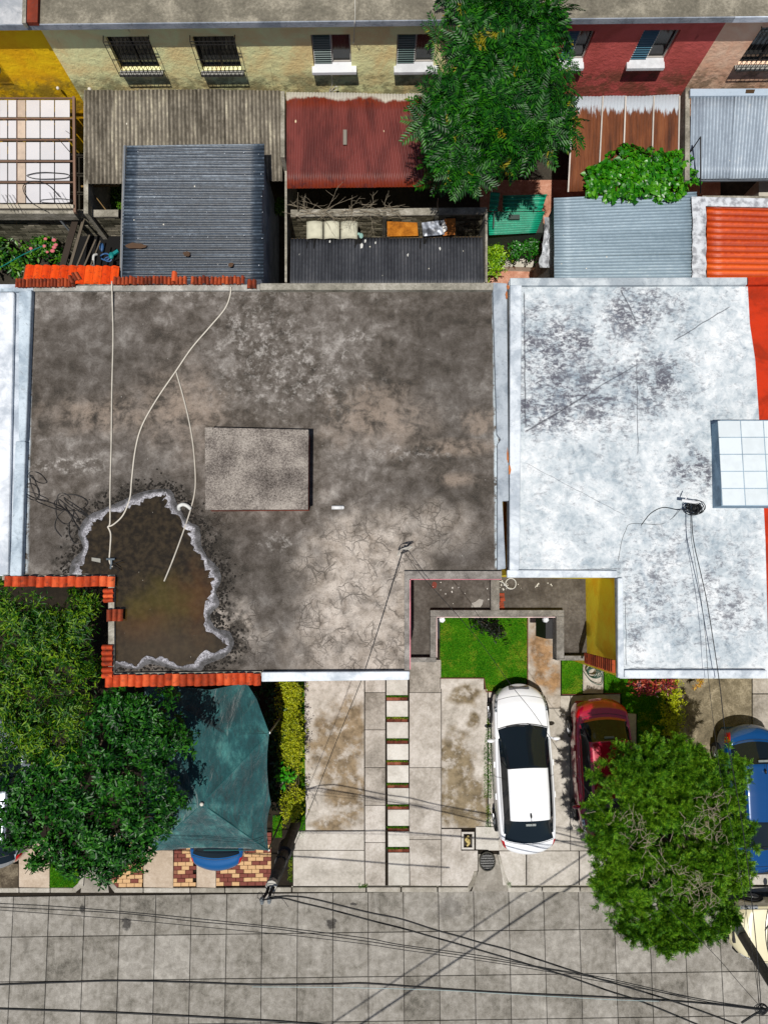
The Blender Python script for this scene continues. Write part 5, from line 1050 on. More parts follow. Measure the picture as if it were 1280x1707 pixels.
# left two trees
w1_ = [whorl(9, .165, .036, .5, .25, s) for s in range(3)]
bl = blobs_w([(60, 1040, 62), (125, 1050, 45), (25, 1110, 60), (100, 1120, 62), (45, 1190, 58), (120, 1190, 48), (30, 1245, 48), (95, 1245, 45), (10, 1010, 45), (145, 1005, 26), (160, 1040, 18), (148, 1130, 22), (160, 1010, 14)], 3.9)
tree('leafy_tree', 'bright yellow green tree with narrow glossy leaves tucked in the corner below the tiled parapet', bl, w1_, 2900, leafmat('narrow_leaf', (12, 52, 6), (42, 100, 12), (132, 168, 28), None, .45, .28), (*P(75, 1130, 0)[:2], .14), .6, (.55, 1.1), .75, clump=16, spread=.1)
w2_ = [whorl(7, .16, .066, .5, .25, s+10) for s in range(3)]
bl = blobs_w([(195, 1185, 44), (255, 1185, 42), (165, 1240, 50), (230, 1245, 60), (280, 1230, 38), (120, 1310, 62), (200, 1320, 70), (265, 1310, 50), (50, 1310, 45), (70, 1370, 62), (140, 1390, 62), (215, 1390, 55), (265, 1360, 40), (30, 1370, 45), (110, 1430, 40), (180, 1430, 40), (230, 1420, 30), (20, 1400, 30), (60, 1430, 26)], 4.0)
tree('shade_tree', 'dense dark green broad leaved tree shading the green canopy and pavement', bl, w2_, 3500, leafmat('broad_leaf', (8, 46, 10), (24, 84, 16), (68, 134, 34), None, .42, .3), (*P(160, 1320, 0)[:2], .16), .6, (.55, 1.1), .75, clump=16, spread=.1)
# fine-leaved conifer on the right
def spray(seed, n=10, L=.34):
    r = np.random.default_rng(seed); Vs, Fs = [], []; b = 0
    for k in range(n):
        t = (k+1)/n
        for s in (-1, 1):
            l = L*.5*(1.15-t)*(.8+.4*r.random()); v, f = leaf(l, .017, .1, .3); a = s*(.7+.2*r.normal()); c, q = math.cos(a), math.sin(a); v = v@np.array([[c, -q, 0], [q, c, 0], [0, 0, 1]])
            v = v+np.array([0, L*t*.85, .06*math.sin(3*t)+.015*r.normal()]); Vs.append(v); Fs.append(f+b); b += 4
            v2, f2 = leaf(l*.6, .014, -.3, .3); v2 = v2@np.array([[c, -q, 0], [q, c, 0], [0, 0, 1]])+np.array([0, L*t*.75, .02+.06*math.sin(3*t)]); Vs.append(v2); Fs.append(f2+b); b += 4
    return np.concatenate(Vs), np.concatenate(Fs)
sp_ = [rosette(5, [spray(s+5*j) for j in range(3)], 1.25, s) for s in range(4)]
bl = blobs_w([(x*.97+35, y, r*.8) for x, y, r in [(1030, 1290, 50), (1090, 1280, 42), (1150, 1290, 45), (1200, 1310, 40), (1010, 1350, 38), (1070, 1340, 50), (1130, 1340, 45), (1190, 1360, 42), (1225, 1380, 25), (1000, 1400, 30), (1040, 1410, 42), (1200, 1410, 40), (1015, 1455, 32), (1050, 1475, 42), (1110, 1450, 45), (1170, 1460, 45), (1215, 1450, 32), (1020, 1500, 26), (1070, 1530, 36), (1130, 1530, 42), (1185, 1520, 38), (1100, 1555, 22), (1150, 1560, 18), (1040, 1262, 20), (1130, 1255, 22), (1215, 1280, 22)]], 3.1)
cf = tree('feathery_conifer', 'feathery yellow green conifer with bare dead twigs covering the parked cars at right', bl, sp_, 3900, leafmat('conifer_needle', (30, 80, 6), (76, 138, 14), (150, 196, 40), None, .6, .25), (*P(1110, 1420, 0)[:2], .14), .85, (.5, .95), .6, clump=9, spread=.1)
rg = random.Random(77); m = MB()
for (x, y, sx1, sy1, nn) in ((1050, 1368, 14, 9, 26), (1075, 1398, 14, 8, 26), (1190, 1345, 12, 14, 24), (1180, 1372, 14, 10, 26), (1150, 1372, 12, 8, 10), (1200, 1400, 9, 9, 14), (1130, 1462, 30, 10, 40), (1165, 1485, 24, 12, 30), (1090, 1430, 12, 8, 10), (1160, 1505, 20, 10, 14)):
    twigs(m, lambda: P(rg.gauss(x, sx1), rg.gauss(y, sy1), rg.uniform(3.5, 3.8)), int(nn*.75), .36, .24, rg, .005, .25)
ob('dead_twigs', m, plain('dead_wood', 168, 154, 134, .9, 0, .2), cf, kind='stuff')
# vine bush on the rusty canopy
wv = [whorl(5, .17, .15, .7, .3, s+30) for s in range(3)]
bl = blobs_w([(1000, 300, 26), (1045, 275, 34), (1085, 285, 36), (1125, 275, 24), (1060, 310, 30), (1110, 310, 32), (1145, 300, 14), (985, 318, 14), (1025, 318, 22), (1060, 290, 30), (1090, 300, 34), (1015, 290, 22)], 2.75)
tree('vine_bush', 'lush broad leaved green bush growing up against the rusty canopy', bl, wv, 760, leafmat('vine_leaf', (24, 92, 6), (48, 134, 10), (96, 170, 24), None, .35, .45), (*P(1070, 330, 0)[:2], .06), .6, (.6, 1.05), .4, .015, cat='bush', clump=1)
# yard bushes
ws = [whorl(6, .13, .06, .6, .2, s+50) for s in range(2)]
bl = blobs_w([(825, 405, 16), (822, 440, 14), (840, 400, 14), (828, 425, 14)], 1.0)
tree('yellow_shrub', 'yellow green shrub beside the pale wall edge in the terracotta yard', bl, ws, 260, leafmat('lime_leaf', (70, 120, 10), (130, 180, 20), (180, 214, 40), None, .4), (*P(827, 425, 0)[:2], .03), .7, (.6, 1.1), .5, .012, cat='shrub', zb=.02)
bl = blobs_w([(875, 400, 22), (893, 392, 14), (862, 412, 14), (882, 415, 14)], 1.2)
tb = tree('flowering_shrub', 'dark green shrub dotted with tiny white flowers by the green shelter', bl, ws, 330, leafmat('deep_leaf', (12, 70, 14), (34, 110, 22), (70, 150, 36), None, .4), (*P(877, 410, 0)[:2], .03), .7, (.6, 1.0), .5, .012, cat='shrub', zb=.02)
m = MB(); p, _ = shell(bl, 26, .7, .05)
for q in p: m.ball(q+np.array([0, 0, .04]), .022, 1, 1, .5, 5, 3)
ob('flowers', m, plain('petal_white', 235, 235, 230), tb, kind='stuff')
bl = blobs_w([(20, 380, 26), (10, 420, 30), (50, 400, 26), (80, 400, 22), (90, 425, 20), (60, 430, 24), (-20, 400, 30), (30, 440, 20), (-40, 440, 40)], .9)
tb = tree('flowering_bush', 'leafy garden bush with pink flowers behind the orange tiles at the left', bl, [whorl(6, .2, .08, .6, .2, s+60) for s in range(2)], 620, leafmat('yard_leaf', (12, 54, 10), (34, 96, 16), (96, 150, 30), None, .4), (*P(40, 410, 0)[:2], .04), .6, (.7, 1.2), .6, .015, cat='bush')
m = MB()
for (x, y) in ((78, 398), (76, 410), (90, 412), (88, 418), (95, 408), (92, 400), (82, 420), (52, 414)): m.ball(P(x+rg.uniform(-3, 3), y, 1.35), rg.uniform(.035, .06), 1.2, 1, .5, 7, 4)
ob('flowers', m, plain('petal_pink', 225, 120, 130), tb, kind='stuff')
m = MB(); 
ob_f = tree('yard_weed', 'small dark plant in the shaded gap below the grey corrugated canopy', blobs_w([(188, 335, 16), (195, 320, 12)], .8), ws, 120, leafmat('weed_leaf', (30, 70, 10), (70, 120, 20), (120, 160, 40)), (*P(190, 335, 0)[:2], .02), .7, (.8, 1.3), .5, .01, cat='plant')
tree('yard_weed', 'small green plant in the dark gap between the blue grey shed and the thin wall', blobs_w([(467, 350, 10), (470, 338, 7)], .9), ws, 80, MC.get('x') or leafmat('weed_leaf', (30, 70, 10), (70, 120, 20), (120, 160, 40)), (*P(468, 350, 0)[:2], .02), .7, (.6, 1.0), .5, .01, cat='plant')

# ================================================================ lawns
M_LAWN = N('lawn_green', .95, .1); a = M_LAWN.noise(2.2, 6, .65); b = M_LAWN.noise(22, 5, .7)
M_LAWN.col(M_LAWN.ramp(M_LAWN.m('ADD', M_LAWN.m('MULTIPLY', a, .55), M_LAWN.m('MULTIPLY', b, .45)), [(.35, A(24, 78, 6)), (.5, A(56, 120, 12)), (.66, A(108, 152, 26))])); M_LAWN.bump(b, .03); M_LAWN = M_LAWN.mat
M_GR = leafmat('grass_blade', (40, 110, 8), (76, 156, 14), (136, 184, 36), ((170, 190, 54), .62), .6, .2, 1.6)
def inside(pt, poly):
    x, y = pt; c = False; j = len(poly)-1
    for i in range(len(poly)):
        xi, yi = poly[i]; xj, yj = poly[j]
        if (yi > y) != (yj > y) and x < (xj-xi)*(y-yi)/(yj-yi)+xi: c = not c
        j = i
    return c
def lawn(L, dens=5600, z=ZG-.02, base=True, h=(.022, .05)):
    poly = [tuple(P(x, y, z)[:2]) for x, y in L]
    if base: ob('lawn', MB().pp(L, z, z-.08), M_LAWN, kind='structure')
    xs = [p[0] for p in poly]; ys_ = [p[1] for p in poly]; n = int((max(xs)-min(xs))*(max(ys_)-min(ys_))*dens)
    q = np.column_stack([rng.uniform(min(xs), max(xs), n), rng.uniform(min(ys_), max(ys_), n)]); q = q[[inside(p, poly) for p in q]]; n = len(q)
    a = rng.uniform(0, 2*math.pi, n); hh = rng.uniform(*h, n); ln = rng.uniform(.01, .035, n); w = rng.uniform(.004, .009, n)
    d = np.column_stack([np.cos(a), np.sin(a)]); s = np.column_stack([-d[:, 1], d[:, 0]])
    V = np.zeros((n, 3, 3)); V[:, 0, :2] = q-s*w[:, None]; V[:, 1, :2] = q+s*w[:, None]; V[:, 2, :2] = q+d*ln[:, None]; V[:, 0, 2] = z-.002; V[:, 1, 2] = z-.002; V[:, 2, 2] = z+hh
    np_ob('grass', V.reshape(-1, 3), np.arange(3*n).reshape(-1, 3), M_GR, kind='stuff')
lawn([(733.5, 1130), (806, 1130), (809, 1152), (878, 1154), (878, 1010), (733.5, 1010)])
lawn([(936, 1157), (970, 1157), (970, 1096), (936, 1096)])
lawn([(1007, 1155), (1035, 1155), (1037, 1188), (1062, 1190), (1062, 1418), (1108, 1418), (1108, 1110), (1007, 1110)])
lawn([(486, 1396), (509, 1396), (508, 1130), (486, 1130)], 5000)
lawn([(455, 1396), (470, 1396), (470, 1360), (455, 1360)], 5000)
lawn([(84, 1480), (130, 1480), (133, 1440), (84, 1440)], 5000)
for L in ([(806, 1330), (819, 1330), (818, 1210), (812, 1190), (806, 1250)], [(808, 1390), (818, 1388), (817, 1340), (810, 1340)]): lawn(L, 3500, ZG-.005, False, (.03, .07))
for g in gtufts: lawn([(g[0], g[3]), (g[2], g[3]), (g[2], g[1]), (g[0], g[1])], 6000, ZG-.02, False, (.02, .05))
lawn([(598, 1480), (613, 1480), (613, 1473), (598, 1473)], 5000, ZG, False, (.03, .07)); lawn([(846, 1480), (851, 1480), (851, 1470), (844, 1470)], 5000, ZG, False); lawn([(480, 1470), (488, 1470), (488, 1390), (483, 1390)], 4000, ZG-.04, False)
# brick lawn edging around the square lawn
le = thing('lawn_edging', 'thin dark red edging round the stepped square lawn', 'edging', P(806, 1140, 0))
for a, b in (((733, 1130.5), (806, 1130.5)), ((806.5, 1131), (809.5, 1152)), ((809.5, 1153), (878.5, 1155)), ((878.8, 1154), (878.8, 1030))):
    m = MB(); m.bar(P(*a, ZG-.01), P(*b, ZG-.01), .025, .06); ob('edging_strip', m, plain('edge_red', 104, 54, 32), le)
for a, b in (((936, 1157.6), (970, 1157.6)), ((1007, 1156), (1034, 1156))):
    m = MB(); m.bar(P(*a, ZG-.01), P(*b, ZG-.01), .022, .06); ob('lawn_edge', m, plain('edge_red', 104, 54, 32), pavement)
# dark climbing plant by the square lawn
m = MB(); rg = random.Random(31)
tree('dark_plant', 'almost black little plant at the top edge of the square lawn', blobs_w([(800, 1034, 8), (808, 1042, 8), (818, 1048, 9), (830, 1055, 8), (838, 1050, 5)], .35), [whorl(5, .09, .05, .6, .2, 71)], 130, plain('black_leaf', 20, 26, 14, .6), (*P(818, 1045, 0)[:2], .015), .6, (.7, 1.2), .5, .008, cat='plant')
# hedges
def hedge(name, label, spots, temps, n, mat, z, cat='hedge', flat=1.0, sc=(.6, 1.1)):
    bl = blobs_w(spots, z); c = bl[len(bl)//2][0]; return tree(name, label, bl, temps, n, mat, (c.x, c.y, .02), flat, sc, .4, .01, cat=cat)
wt_ = [whorl(6, .07, .035, .7, .1, s+80) for s in range(3)]
hedge('yellow_hedge', 'narrow bright yellow green hedge strip between the green canopy and the driveway', [(482+(y-1140)*.035, y, 13+rg.uniform(-1.5, 1.5)) for y in range(1130, 1270, 11)]+[(488, 1275, 8), (490, 1322, 11), (489, 1335, 11), (488, 1348, 10), (487, 1359, 8)], wt_, 2100, leafmat('yellow_leaf', (110, 128, 4), (166, 178, 14), (204, 206, 40), None, .5, .3), .75, flat=.8)
hedge('dark_hedge', 'dark green shrubs at the foot of the yellow hedge on its left', [(462+rg.uniform(-3, 6), y, 12) for y in range(1130, 1350, 16)]+[(445, 1150, 14), (455, 1165, 10)], [whorl(6, .15, .07, .6, .2, 91)], 520, leafmat('dark_shrub_leaf', (8, 36, 8), (18, 64, 14), (44, 96, 24), None, .4), .55, sc=(.6, 1.1))
hedge('broad_leaf_plant', 'bright green broad leaved plant growing through the yellow hedge', [(476, 1290, 8), (474, 1305, 6)], [whorl(5, .24, .1, .4, .2, 95)], 9, leafmat('bright_broad', (40, 130, 10), (70, 170, 20), (110, 200, 40), None, .35), 1.0, 'plant')
hedge('yellow_shrub', 'bright yellow green shrub strip beside the red leaved plants', [(1118, 1140, 8), (1120, 1155, 9), (1121, 1170, 10), (1122, 1184, 10), (1120, 1198, 9), (1119, 1212, 8), (1121, 1226, 7)], wt_, 640, leafmat('yellow_leaf2', (120, 140, 4), (176, 188, 14), (214, 214, 40), None, .5, .3), .6, 'shrub', .8)
red_l = leafmat('red_leaf', (70, 6, 26), (136, 16, 44), (214, 110, 70), None, .4, .4, 6)
for i, (x, y, lb) in enumerate(((1062, 1142, 'dark red spiky leaved plant, leftmost below the white roof'), (1082, 1146, 'dark red and orange spiky leaved plant in the middle below the white roof'), (1110, 1139, 'dark purple red spiky plant beside the yellow shrub'))):
    hedge('red_plant', lb, [(x, y, 10), (x-5, y+3, 7), (x+6, y-4, 7)], [whorl(9, .2, .045, .5, .25, 100+i)], 16, red_l, .7, 'plant', sc=(.6, 1.1))
hedge('orange_plant', 'small orange yellow spiky plant at the edge of the grey stained slab', [(1157, 1137, 6)], [whorl(9, .2, .04, .5, .25, 110)], 5, leafmat('orange_leaf', (150, 90, 10), (196, 140, 24), (220, 180, 60), None, .4), .5, 'plant')
# old tile coping climbing the yellow wall
t = thing('tile_awning', 'slanting row of old red clay tiles against the yellow wall', 'awning', P(1003, 1105, 0))
XW = P(1028.5, 1100, ZR).x-.05
def onwall(px, py): d = ray(px, py); k = XW/d.x; return Vector((XW, d.y*k, CAM_H+d.z*k))
for i in range(15):
    u = i/14; a = onwall(978+u*46, 1088+u*12); b = onwall(979+u*47, 1106+u*16); b.z = a.z-.03; m = MB(); V = []; K = 5; d = (onwall(982+u*46, 1089+u*12)-a)*.86
    for q in (a, b):
        for k in range(K+1): s = k/K; V.append(q+d*(s-.5)+Vector((-.05*math.sin(math.pi*s)-.02, 0, .02)))
    m.add(V, [(k, K+1+k, K+2+k, k+1) for k in range(K)]); o = ob('roof_tile', m, tile_mat('old'), t); so = o.modifiers.new('s', 'SOLIDIFY'); so.thickness = .012
m = MB()
for k in range(5): m.tube(loop(986+k*1.5, 1119+k*.8, .3+.02*k, 9+k, 9, tw=1.2, ph=k), .012, 6)
m.tube(smooth_path([P(973, 1121, .2), P(985, 1136, .2), P(1001, 1141, .2), P(1004, 1128, .2), P(1000, 1120, .25)]), .011, 6); ob('garden_hose', m, plain('green_hose', 50, 84, 76, .4), label='dark green garden hose coiled under the old tile awning', cat='hose')
# ================================================================ vehicles
def paint(nm, r, g, b, rough=.22, metal=0, coat=1.0):
    n = N(nm, rough, .5, metal); n.b.inputs['Coat Weight'].default_value = coat; n.b.inputs['Coat Roughness'].default_value = .04
    c = A(r, g, b); n.col(n.mix(n.rmp(n.noise(4, 4), .35, .7), tuple(x*.96 for x in c[:3])+(1,), c)); return n.mat
glassc = N('car_glass', .04, .35); glassc.col((.006, .010, .014, 1)); glassc = glassc.mat
rubber = plain('rubber', 26, 26, 26, .9); trimb = plain('black_trim', 22, 22, 24, .45)
redl = N('tail_red', .15, .5); redl.col(A(190, 14, 20)); redl = redl.mat
head = N('headlight_glass', .12, .7, .3); head.col(head.mix(head.rmp(head.noise(16, 3), .45, .55), A(84, 90, 96), A(205, 210, 215))); head = head.mat
alloy = plain('alloy', 150, 152, 156, .3, .8)
def car(name, label, loc, rz, pm, L=4.5, W_=1.76, H=1.44, hood=1.0, ws=.95, roof=1.4, rear=.68, belt=.93, hz=.92, tz=1.0, flip=False, rw=.66, roofmat=None):
    "x across, y forward; u runs nose to tail"
    t = thing(name, label, 'car', loc, None, rz+(math.pi if flip else 0))
    u1, u2, u3, u4 = hood, hood+ws, hood+ws+roof, hood+ws+roof+rear
    ux = [0, .06, .22, .5, u1, u2, (u2+u3)/2, u3, u4, L-.22, L-.05, L]
    top = [.52, .64, .76, hz-.06, hz, H-.02, H+.02, H-.03, tz, tz-.03, tz-.12, .6]     # centre-line height
    bl = [.48, .58, .7, belt-.1, belt-.03, belt, belt+.02, belt+.04, tz-.04, tz-.06, tz-.18, .55]      # belt height
    hw = [.62, .76, .86, .93, .97, 1, 1, .985, .94, .89, .8, .7]
    us = np.unique(np.concatenate([np.linspace(0, L, 76), [u1, u2, u3, u4]])); 
    def sm(v):
        d = np.linspace(0, L, 600); f = np.interp(d, ux, v); k = np.hanning(37); k /= k.sum(); g = np.convolve(np.pad(f, 18, mode='edge'), k, 'valid'); return np.interp(us, d, g)
    def sh(v):
        d = np.linspace(0, L, 600); f = np.interp(d, ux, v); k = np.hanning(15); k /= k.sum(); g = np.convolve(np.pad(f, 7, mode='edge'), k, 'valid'); return np.interp(us, d, g)
    T_, B_, Hw = sh(top), sm(bl), sm(hw)*W_/2
    cab = np.interp(us, [u1, u2, u3, u4], [0, 1, 1, 0], left=0, right=0)
    ys_c = [(0, .90, .22), (1, .985, .38), (2, 1.0, .6), (3, .985, .82), (4, .945, .99), (5, .88, 1.0)]
    nv = 9; vs = np.arange(0, nv+.001, .25); G = np.zeros((len(us), 2*len(vs)-1, 3))
    for i, u in enumerate(us):
        b, tp, w, c = B_[i], T_[i], Hw[i], cab[i]
        rwf = .87-(.87-rw)*c; yc = [.9, .985, 1.0, .99, .955, .88, rwf, rwf*.9, rwf*.5, 0]
        edge = b+(tp-.07-b)*c if c > 0 else b+(tp-b)*.35
        z5 = b+.01; z6 = max(edge, z5+.005); zc = [.2, .32, .5, b-.16 if b > .75 else b*.8, b-.02, z5, z6, z6+(tp-z6)*.55, z6+(tp-z6)*.92, tp]
        y = np.interp(vs, range(10), yc)*w; z = np.interp(vs, range(10), zc)
        k = np.array([.25, .5, .25]); z2 = z.copy(); z2[1:-1] = (z[:-2]+2*z[1:-1]+z[2:])/4; y2 = y.copy(); y2[1:-1] = (y[:-2]+2*y[1:-1]+y[2:])/4
        fy = (y2/max(w, .01))
        fr_ = .2*np.clip(1-u/.9, 0, 1); re_ = -.14*np.clip(1-(L-u)/.8, 0, 1)
        x = u+fr_*fy**2+re_*fy**2
        cw = math.exp(-((u-u1)/.5)**2)*.16+math.exp(-((u-u2)/.4)**2)*.06; x = x-cw*(1-fy**2)+cw*.4
        cr = math.exp(-((u-u4)/.4)**2)*.1+math.exp(-((u-u3)/.4)**2)*.03; x = x+cr*(1-fy**2)-cr*.4
        r = np.column_stack([y2, L/2-x, z2]); G[i, len(vs)-1:] = r[::-1]*1; G[i, :len(vs)] = np.column_stack([-y2, L/2-x, z2])
        G[i, len(vs)-1:] = np.column_stack([y2, L/2-x, z2])[::-1]
    nu, nw = len(us), 2*len(vs)-1; va = np.concatenate([vs, vs[::-1][1:]])
    def region(i, j):
        u = (us[i]+us[i+1])/2; v = (va[j]+va[j+1])/2
        if u1+.02 < u < u2-.01 and v > 6.05: return 'windshield'
        if u3+.02 < u < u4-.03 and v > 6.1: return 'rear_window'
        if u1+.28 < u < u4-.2 and 5.2 < v < 5.95: return 'side_window'
        if .1 < u < .68 and 3.4 < v < 5.3: return 'headlight'
        if L-.36 < u < L-.03 and 3.0 < v < 5.3: return 'taillight'
        if v < 1.0: return 'sill_trim'
        if roofmat and u2 < u < u3 and v > 6: return 'roof_panel'
        return 'body'
    R = {}
    for i in range(nu-1):
        for j in range(nw-1): R.setdefault((region(i, j), -1 if (j < nw/2) else 1), []).append((i, j))
    mats = dict(windshield=glassc, rear_window=glassc, side_window=glassc, headlight=head, taillight=redl, sill_trim=trimb, body=pm, roof_panel=roofmat)
    done = {}
    for (rn, sd), cells in R.items():
        key = rn if rn in ('body', 'windshield', 'rear_window', 'sill_trim', 'roof_panel') else rn+str(sd); done.setdefault(key, []).extend(cells)
    for key, cells in done.items():
        rn = key.rstrip('-1'); m = MB(); idx = {}; V = []; F_ = []
        for i, j in cells:
            f = []
            for a, b in ((i, j), (i, j+1), (i+1, j+1), (i+1, j)):
                if (a, b) not in idx: idx[(a, b)] = len(V); V.append(tuple(G[a, b]))
                f.append(idx[(a, b)])
            F_.append(tuple(f[::-1]))
        m.add(V, F_); ob(rn, m, mats[rn], t, smooth=True, local=True)
    m = MB()
    for e in (0, nu-1): m.add([tuple(v) for v in G[e]], [tuple(range(nw)) if e else tuple(range(nw-1, -1, -1))])
    ob('bumper', m, trimb if 0 else pm, t, local=True)
    m = MB(); m.box((-W_/2*.8, -L/2+.25, .17), (W_/2*.8, L/2-.25, .45)); ob('underbody', m, rubber, t, local=True)
    # seams round the panels
    m = MB(); off = Vector((0, 0, .006))
    def line(pts, r=.006): m.tube([Vector(p)+off for p in pts], r, 4)
    iu = lambda u: int(np.argmin(abs(us-u))); jv = lambda v: int(np.argmin(abs(vs-v)))
    for sgn in (0, 1):
        J = lambda v: jv(v) if not sgn else nw-1-jv(v)
        line([G[i, J(5.5)] for i in range(iu(.3), iu(u1)+1)]); line([G[i, J(6)] for i in range(iu(u2), iu(u3)+1)], .008); line([G[i, J(5.1)] for i in range(iu(u1+.3), iu(u4-.2))], .007)
        line([G[iu((u1+u3)/2+.15), J(v)] for v in np.arange(2, 6, .25)])
    line([G[iu(.32), j] for j in range(jv(5.5), nw-jv(5.5))]); line([G[iu(L-.42), j] for j in range(jv(6), nw-jv(6))])
    line([G[iu(u1), j]+np.array([0, .02, .0]) for j in range(jv(6), nw-jv(6))], .014)
    ob('panel_seam', m, trimb, t, local=True)
    m = MB(); q = G[iu(.12), nw//2]; m.box((-.3, q[1]-.02, q[2]-.06), (.3, q[1]+.05, q[2]-.0)); ob('grille', m, trimb, t, local=True)
    for s in (-1, 1):
        m = MB(); yy = L/2-u1-.32; m.ball((s*(W_/2+.09), yy, belt+.03), .1, 1.15, .62, .7, 12, 8); m.bar((s*(W_/2-.06), yy+.02, belt-.03), (s*(W_/2+.05), yy, belt), .05, .04); ob('mirror', m, pm, t, smooth=True, local=True)
        for yy in (L/2-.85, -L/2+.85):
            m = MB(); x0 = s*(W_/2-.2); x1 = s*(W_/2+.005); m.tube([(x0, yy, .31), (x1, yy, .31)], .31, 24); wh = ob('wheel', m, rubber, t, local=True, bevel=.02)
            m = MB(); m.tube([(s*(W_/2-.03), yy, .31), (s*(W_/2+.012), yy, .31)], .2, 16); 
            for k in range(5): a = k*1.2566; m.bar((s*(W_/2+.014), yy, .31), (s*(W_/2+.014), yy+.19*math.cos(a), .31+.19*math.sin(a)), .04, .02)
            ob('rim', m, alloy, wh, local=True)
        for yy in (L/2-u1-.95, L/2-u1-1.85): m = MB(); m.bar((s*(W_/2*.99), yy, belt-.13), (s*(W_/2*.99), yy-.17, belt-.13), .035, .03); ob('door_handle', m, pm, t, local=True)
        m = MB(); i1 = iu(u1); m.tube([(s*.02+s*.12, L/2-u1+.13, hz+.02), (s*.35, L/2-u1+.0, hz+.06), (s*.58, L/2-u1-.04, hz+.05)] if s > 0 else [(-.5, L/2-u1+.05, hz+.03), (-.2, L/2-u1+.08, hz+.06), (.05, L/2-u1+.06, hz+.06)], .011, 5); ob('wiper', m, trimb, t, local=True)
    m = MB(); m.ball((0, L/2-u3+.14, H+.03), .05, .6, 1.4, .9); m.tube([(0, L/2-u3+.12, H+.04), (0, L/2-u3-.12, H+.12)], .006, 4); ob('antenna', m, trimb, t, local=True)
    m = MB(); m.box((-.14, L/2-u3-.16, H-.07), (.14, L/2-u3-.1, H-.055)); ob('brake_light', m, plain('brakelight', 130, 140, 140, .3), t, local=True)
    t.scale = (.885, .885, .885)
    return t
cW_ = P(872.5, 1281, .75)
car('white_sedan', 'white sedan with black windows parked nose to the square lawn', (cW_.x, cW_.y, ZG-.01), math.radians(1.6), paint('white_paint', 246, 248, 252, .3), 4.82, 1.74, 1.44, 1.22, 1.06, 1.4, .72)
cR = P(1006, 1300, .75)
car('red_hatchback', 'dark red hatchback half hidden under the feathery conifer', (cR.x+.02, cR.y+.24, ZG-.01), math.radians(2.0), paint('red_paint', 170, 4, 48, .2, .1), 4.1, 1.72, 1.5, .8, .7, 1.5, .55, flip=True, tz=1.02, rw=.68)
cB_ = P(1256, 1335, .75)
car('blue_car', 'bright blue car with red rear light at the right edge beside the conifer', (cB_.x+.02, cB_.y, ZG-.01), math.radians(1.0), paint('blue_paint', 8, 70, 130, .2, .1), 4.3, 1.74, 1.46, .95, .85, 1.5, .6, flip=True)
cC = P(366, 1325, .75)
car('navy_car', 'dark blue car under the green shade cloth with only its end showing', (cC.x, cC.y, ZG-.01), math.radians(-.5), paint('navy_paint', 22, 96, 160, .22, .3), 4.2, 1.66, 1.4, .9, .85, 1.4, .6)
cD = P(-2, 1320, .75)
car('silver_car', 'silver grey car at the left edge mostly hidden by trees', (cD.x, cD.y, ZG-.01), 0, paint('silver_paint', 150, 158, 168, .25, .4), 4.2, 1.7, 1.42)
cE_ = P(1345, 1550, .75)
car('cream_car', 'cream coloured car on the street at the right edge behind the conifer', (cE_.x, cE_.y-.1, 0), math.radians(90), paint('cream_paint', 226, 216, 178, .3), 4.3, 1.7, 1.45)

# ================================================================ green shade cloth
sc = thing('shade_cloth', 'dark green shade cloth tent stretched over the parked navy car', 'shade cloth', P(355, 1290, 0))
apx = P(337, 1340, 3.25); p2 = P(448, 1228, 2.75); p3 = P(412, 1140, 2.75); cors = [P(253, 1419, 2.15), P(448, 1418, 2.15), P(452, 1340, 2.25), P(449, 1222, 2.72), P(428, 1165, 2.7), P(411, 1138, 2.72), P(350, 1150, 2.35), P(240, 1138, 2.3), P(228, 1250, 2.3), P(240, 1340, 2.25)]
# cloth: tin surface, refined with sag and creases
tri = [(apx, cors[0], cors[1]), (apx, cors[1], cors[2]), (apx, cors[2], cors[3]), (apx, cors[3], p3.lerp(apx, .45)), (cors[3], cors[4], p3.lerp(apx, .45)), (cors[4], cors[5], p3.lerp(apx, .45)), (cors[5], cors[6], p3.lerp(apx, .45)), (p3.lerp(apx, .45), cors[6], cors[7]), (p3.lerp(apx, .45), cors[7], apx), (apx, cors[7], cors[8]), (apx, cors[8], cors[9]), (apx, cors[9], cors[0])]
m = MB(); K = 12; p3m = p3.lerp(apx, .45)
for a, b, c in tri:
    V = []; ix = {}
    for i in range(K+1):
        for j in range(K+1-i):
            u, v = i/K, j/K; w = 1-u-v; p = a*w+b*u+c*v; e = 4*w*(1-w)*((1-(abs(u-v)/(u+v+1e-6))))
            edge_sag = 1.6*u*v
            p = Vector((p.x, p.y, p.z-.10*e*.6+.012*math.sin(p.x*9+p.y*4)*(1-w)+.01*math.sin(p.y*13-p.x*5)*(1-w)))
            if w < 1e-6 and u*v > 0 and (a-apx).length < 1e-5 and (c-p3m).length > 1e-4 and (b-p3m).length > 1e-4:
                cen = Vector((apx.x, apx.y, p.z)); p = p.lerp(cen, .05*4*u*v); p.z += .0
            ix[(i, j)] = len(V); V.append(p)
    F_ = []
    for i in range(K):
        for j in range(K-i):
            F_.append((ix[(i, j)], ix[(i+1, j)], ix[(i, j+1)]))
            if i+j < K-1: F_.append((ix[(i+1, j)], ix[(i+1, j+1)], ix[(i, j+1)]))
    m.add(V, F_)
n = N('shade_net', .7, .25); wv_ = n.noise(140, 2, .6); a = n.noise(2.4, 6, .7, vec=n.vmul(n.pos, (1, .5, 1)))
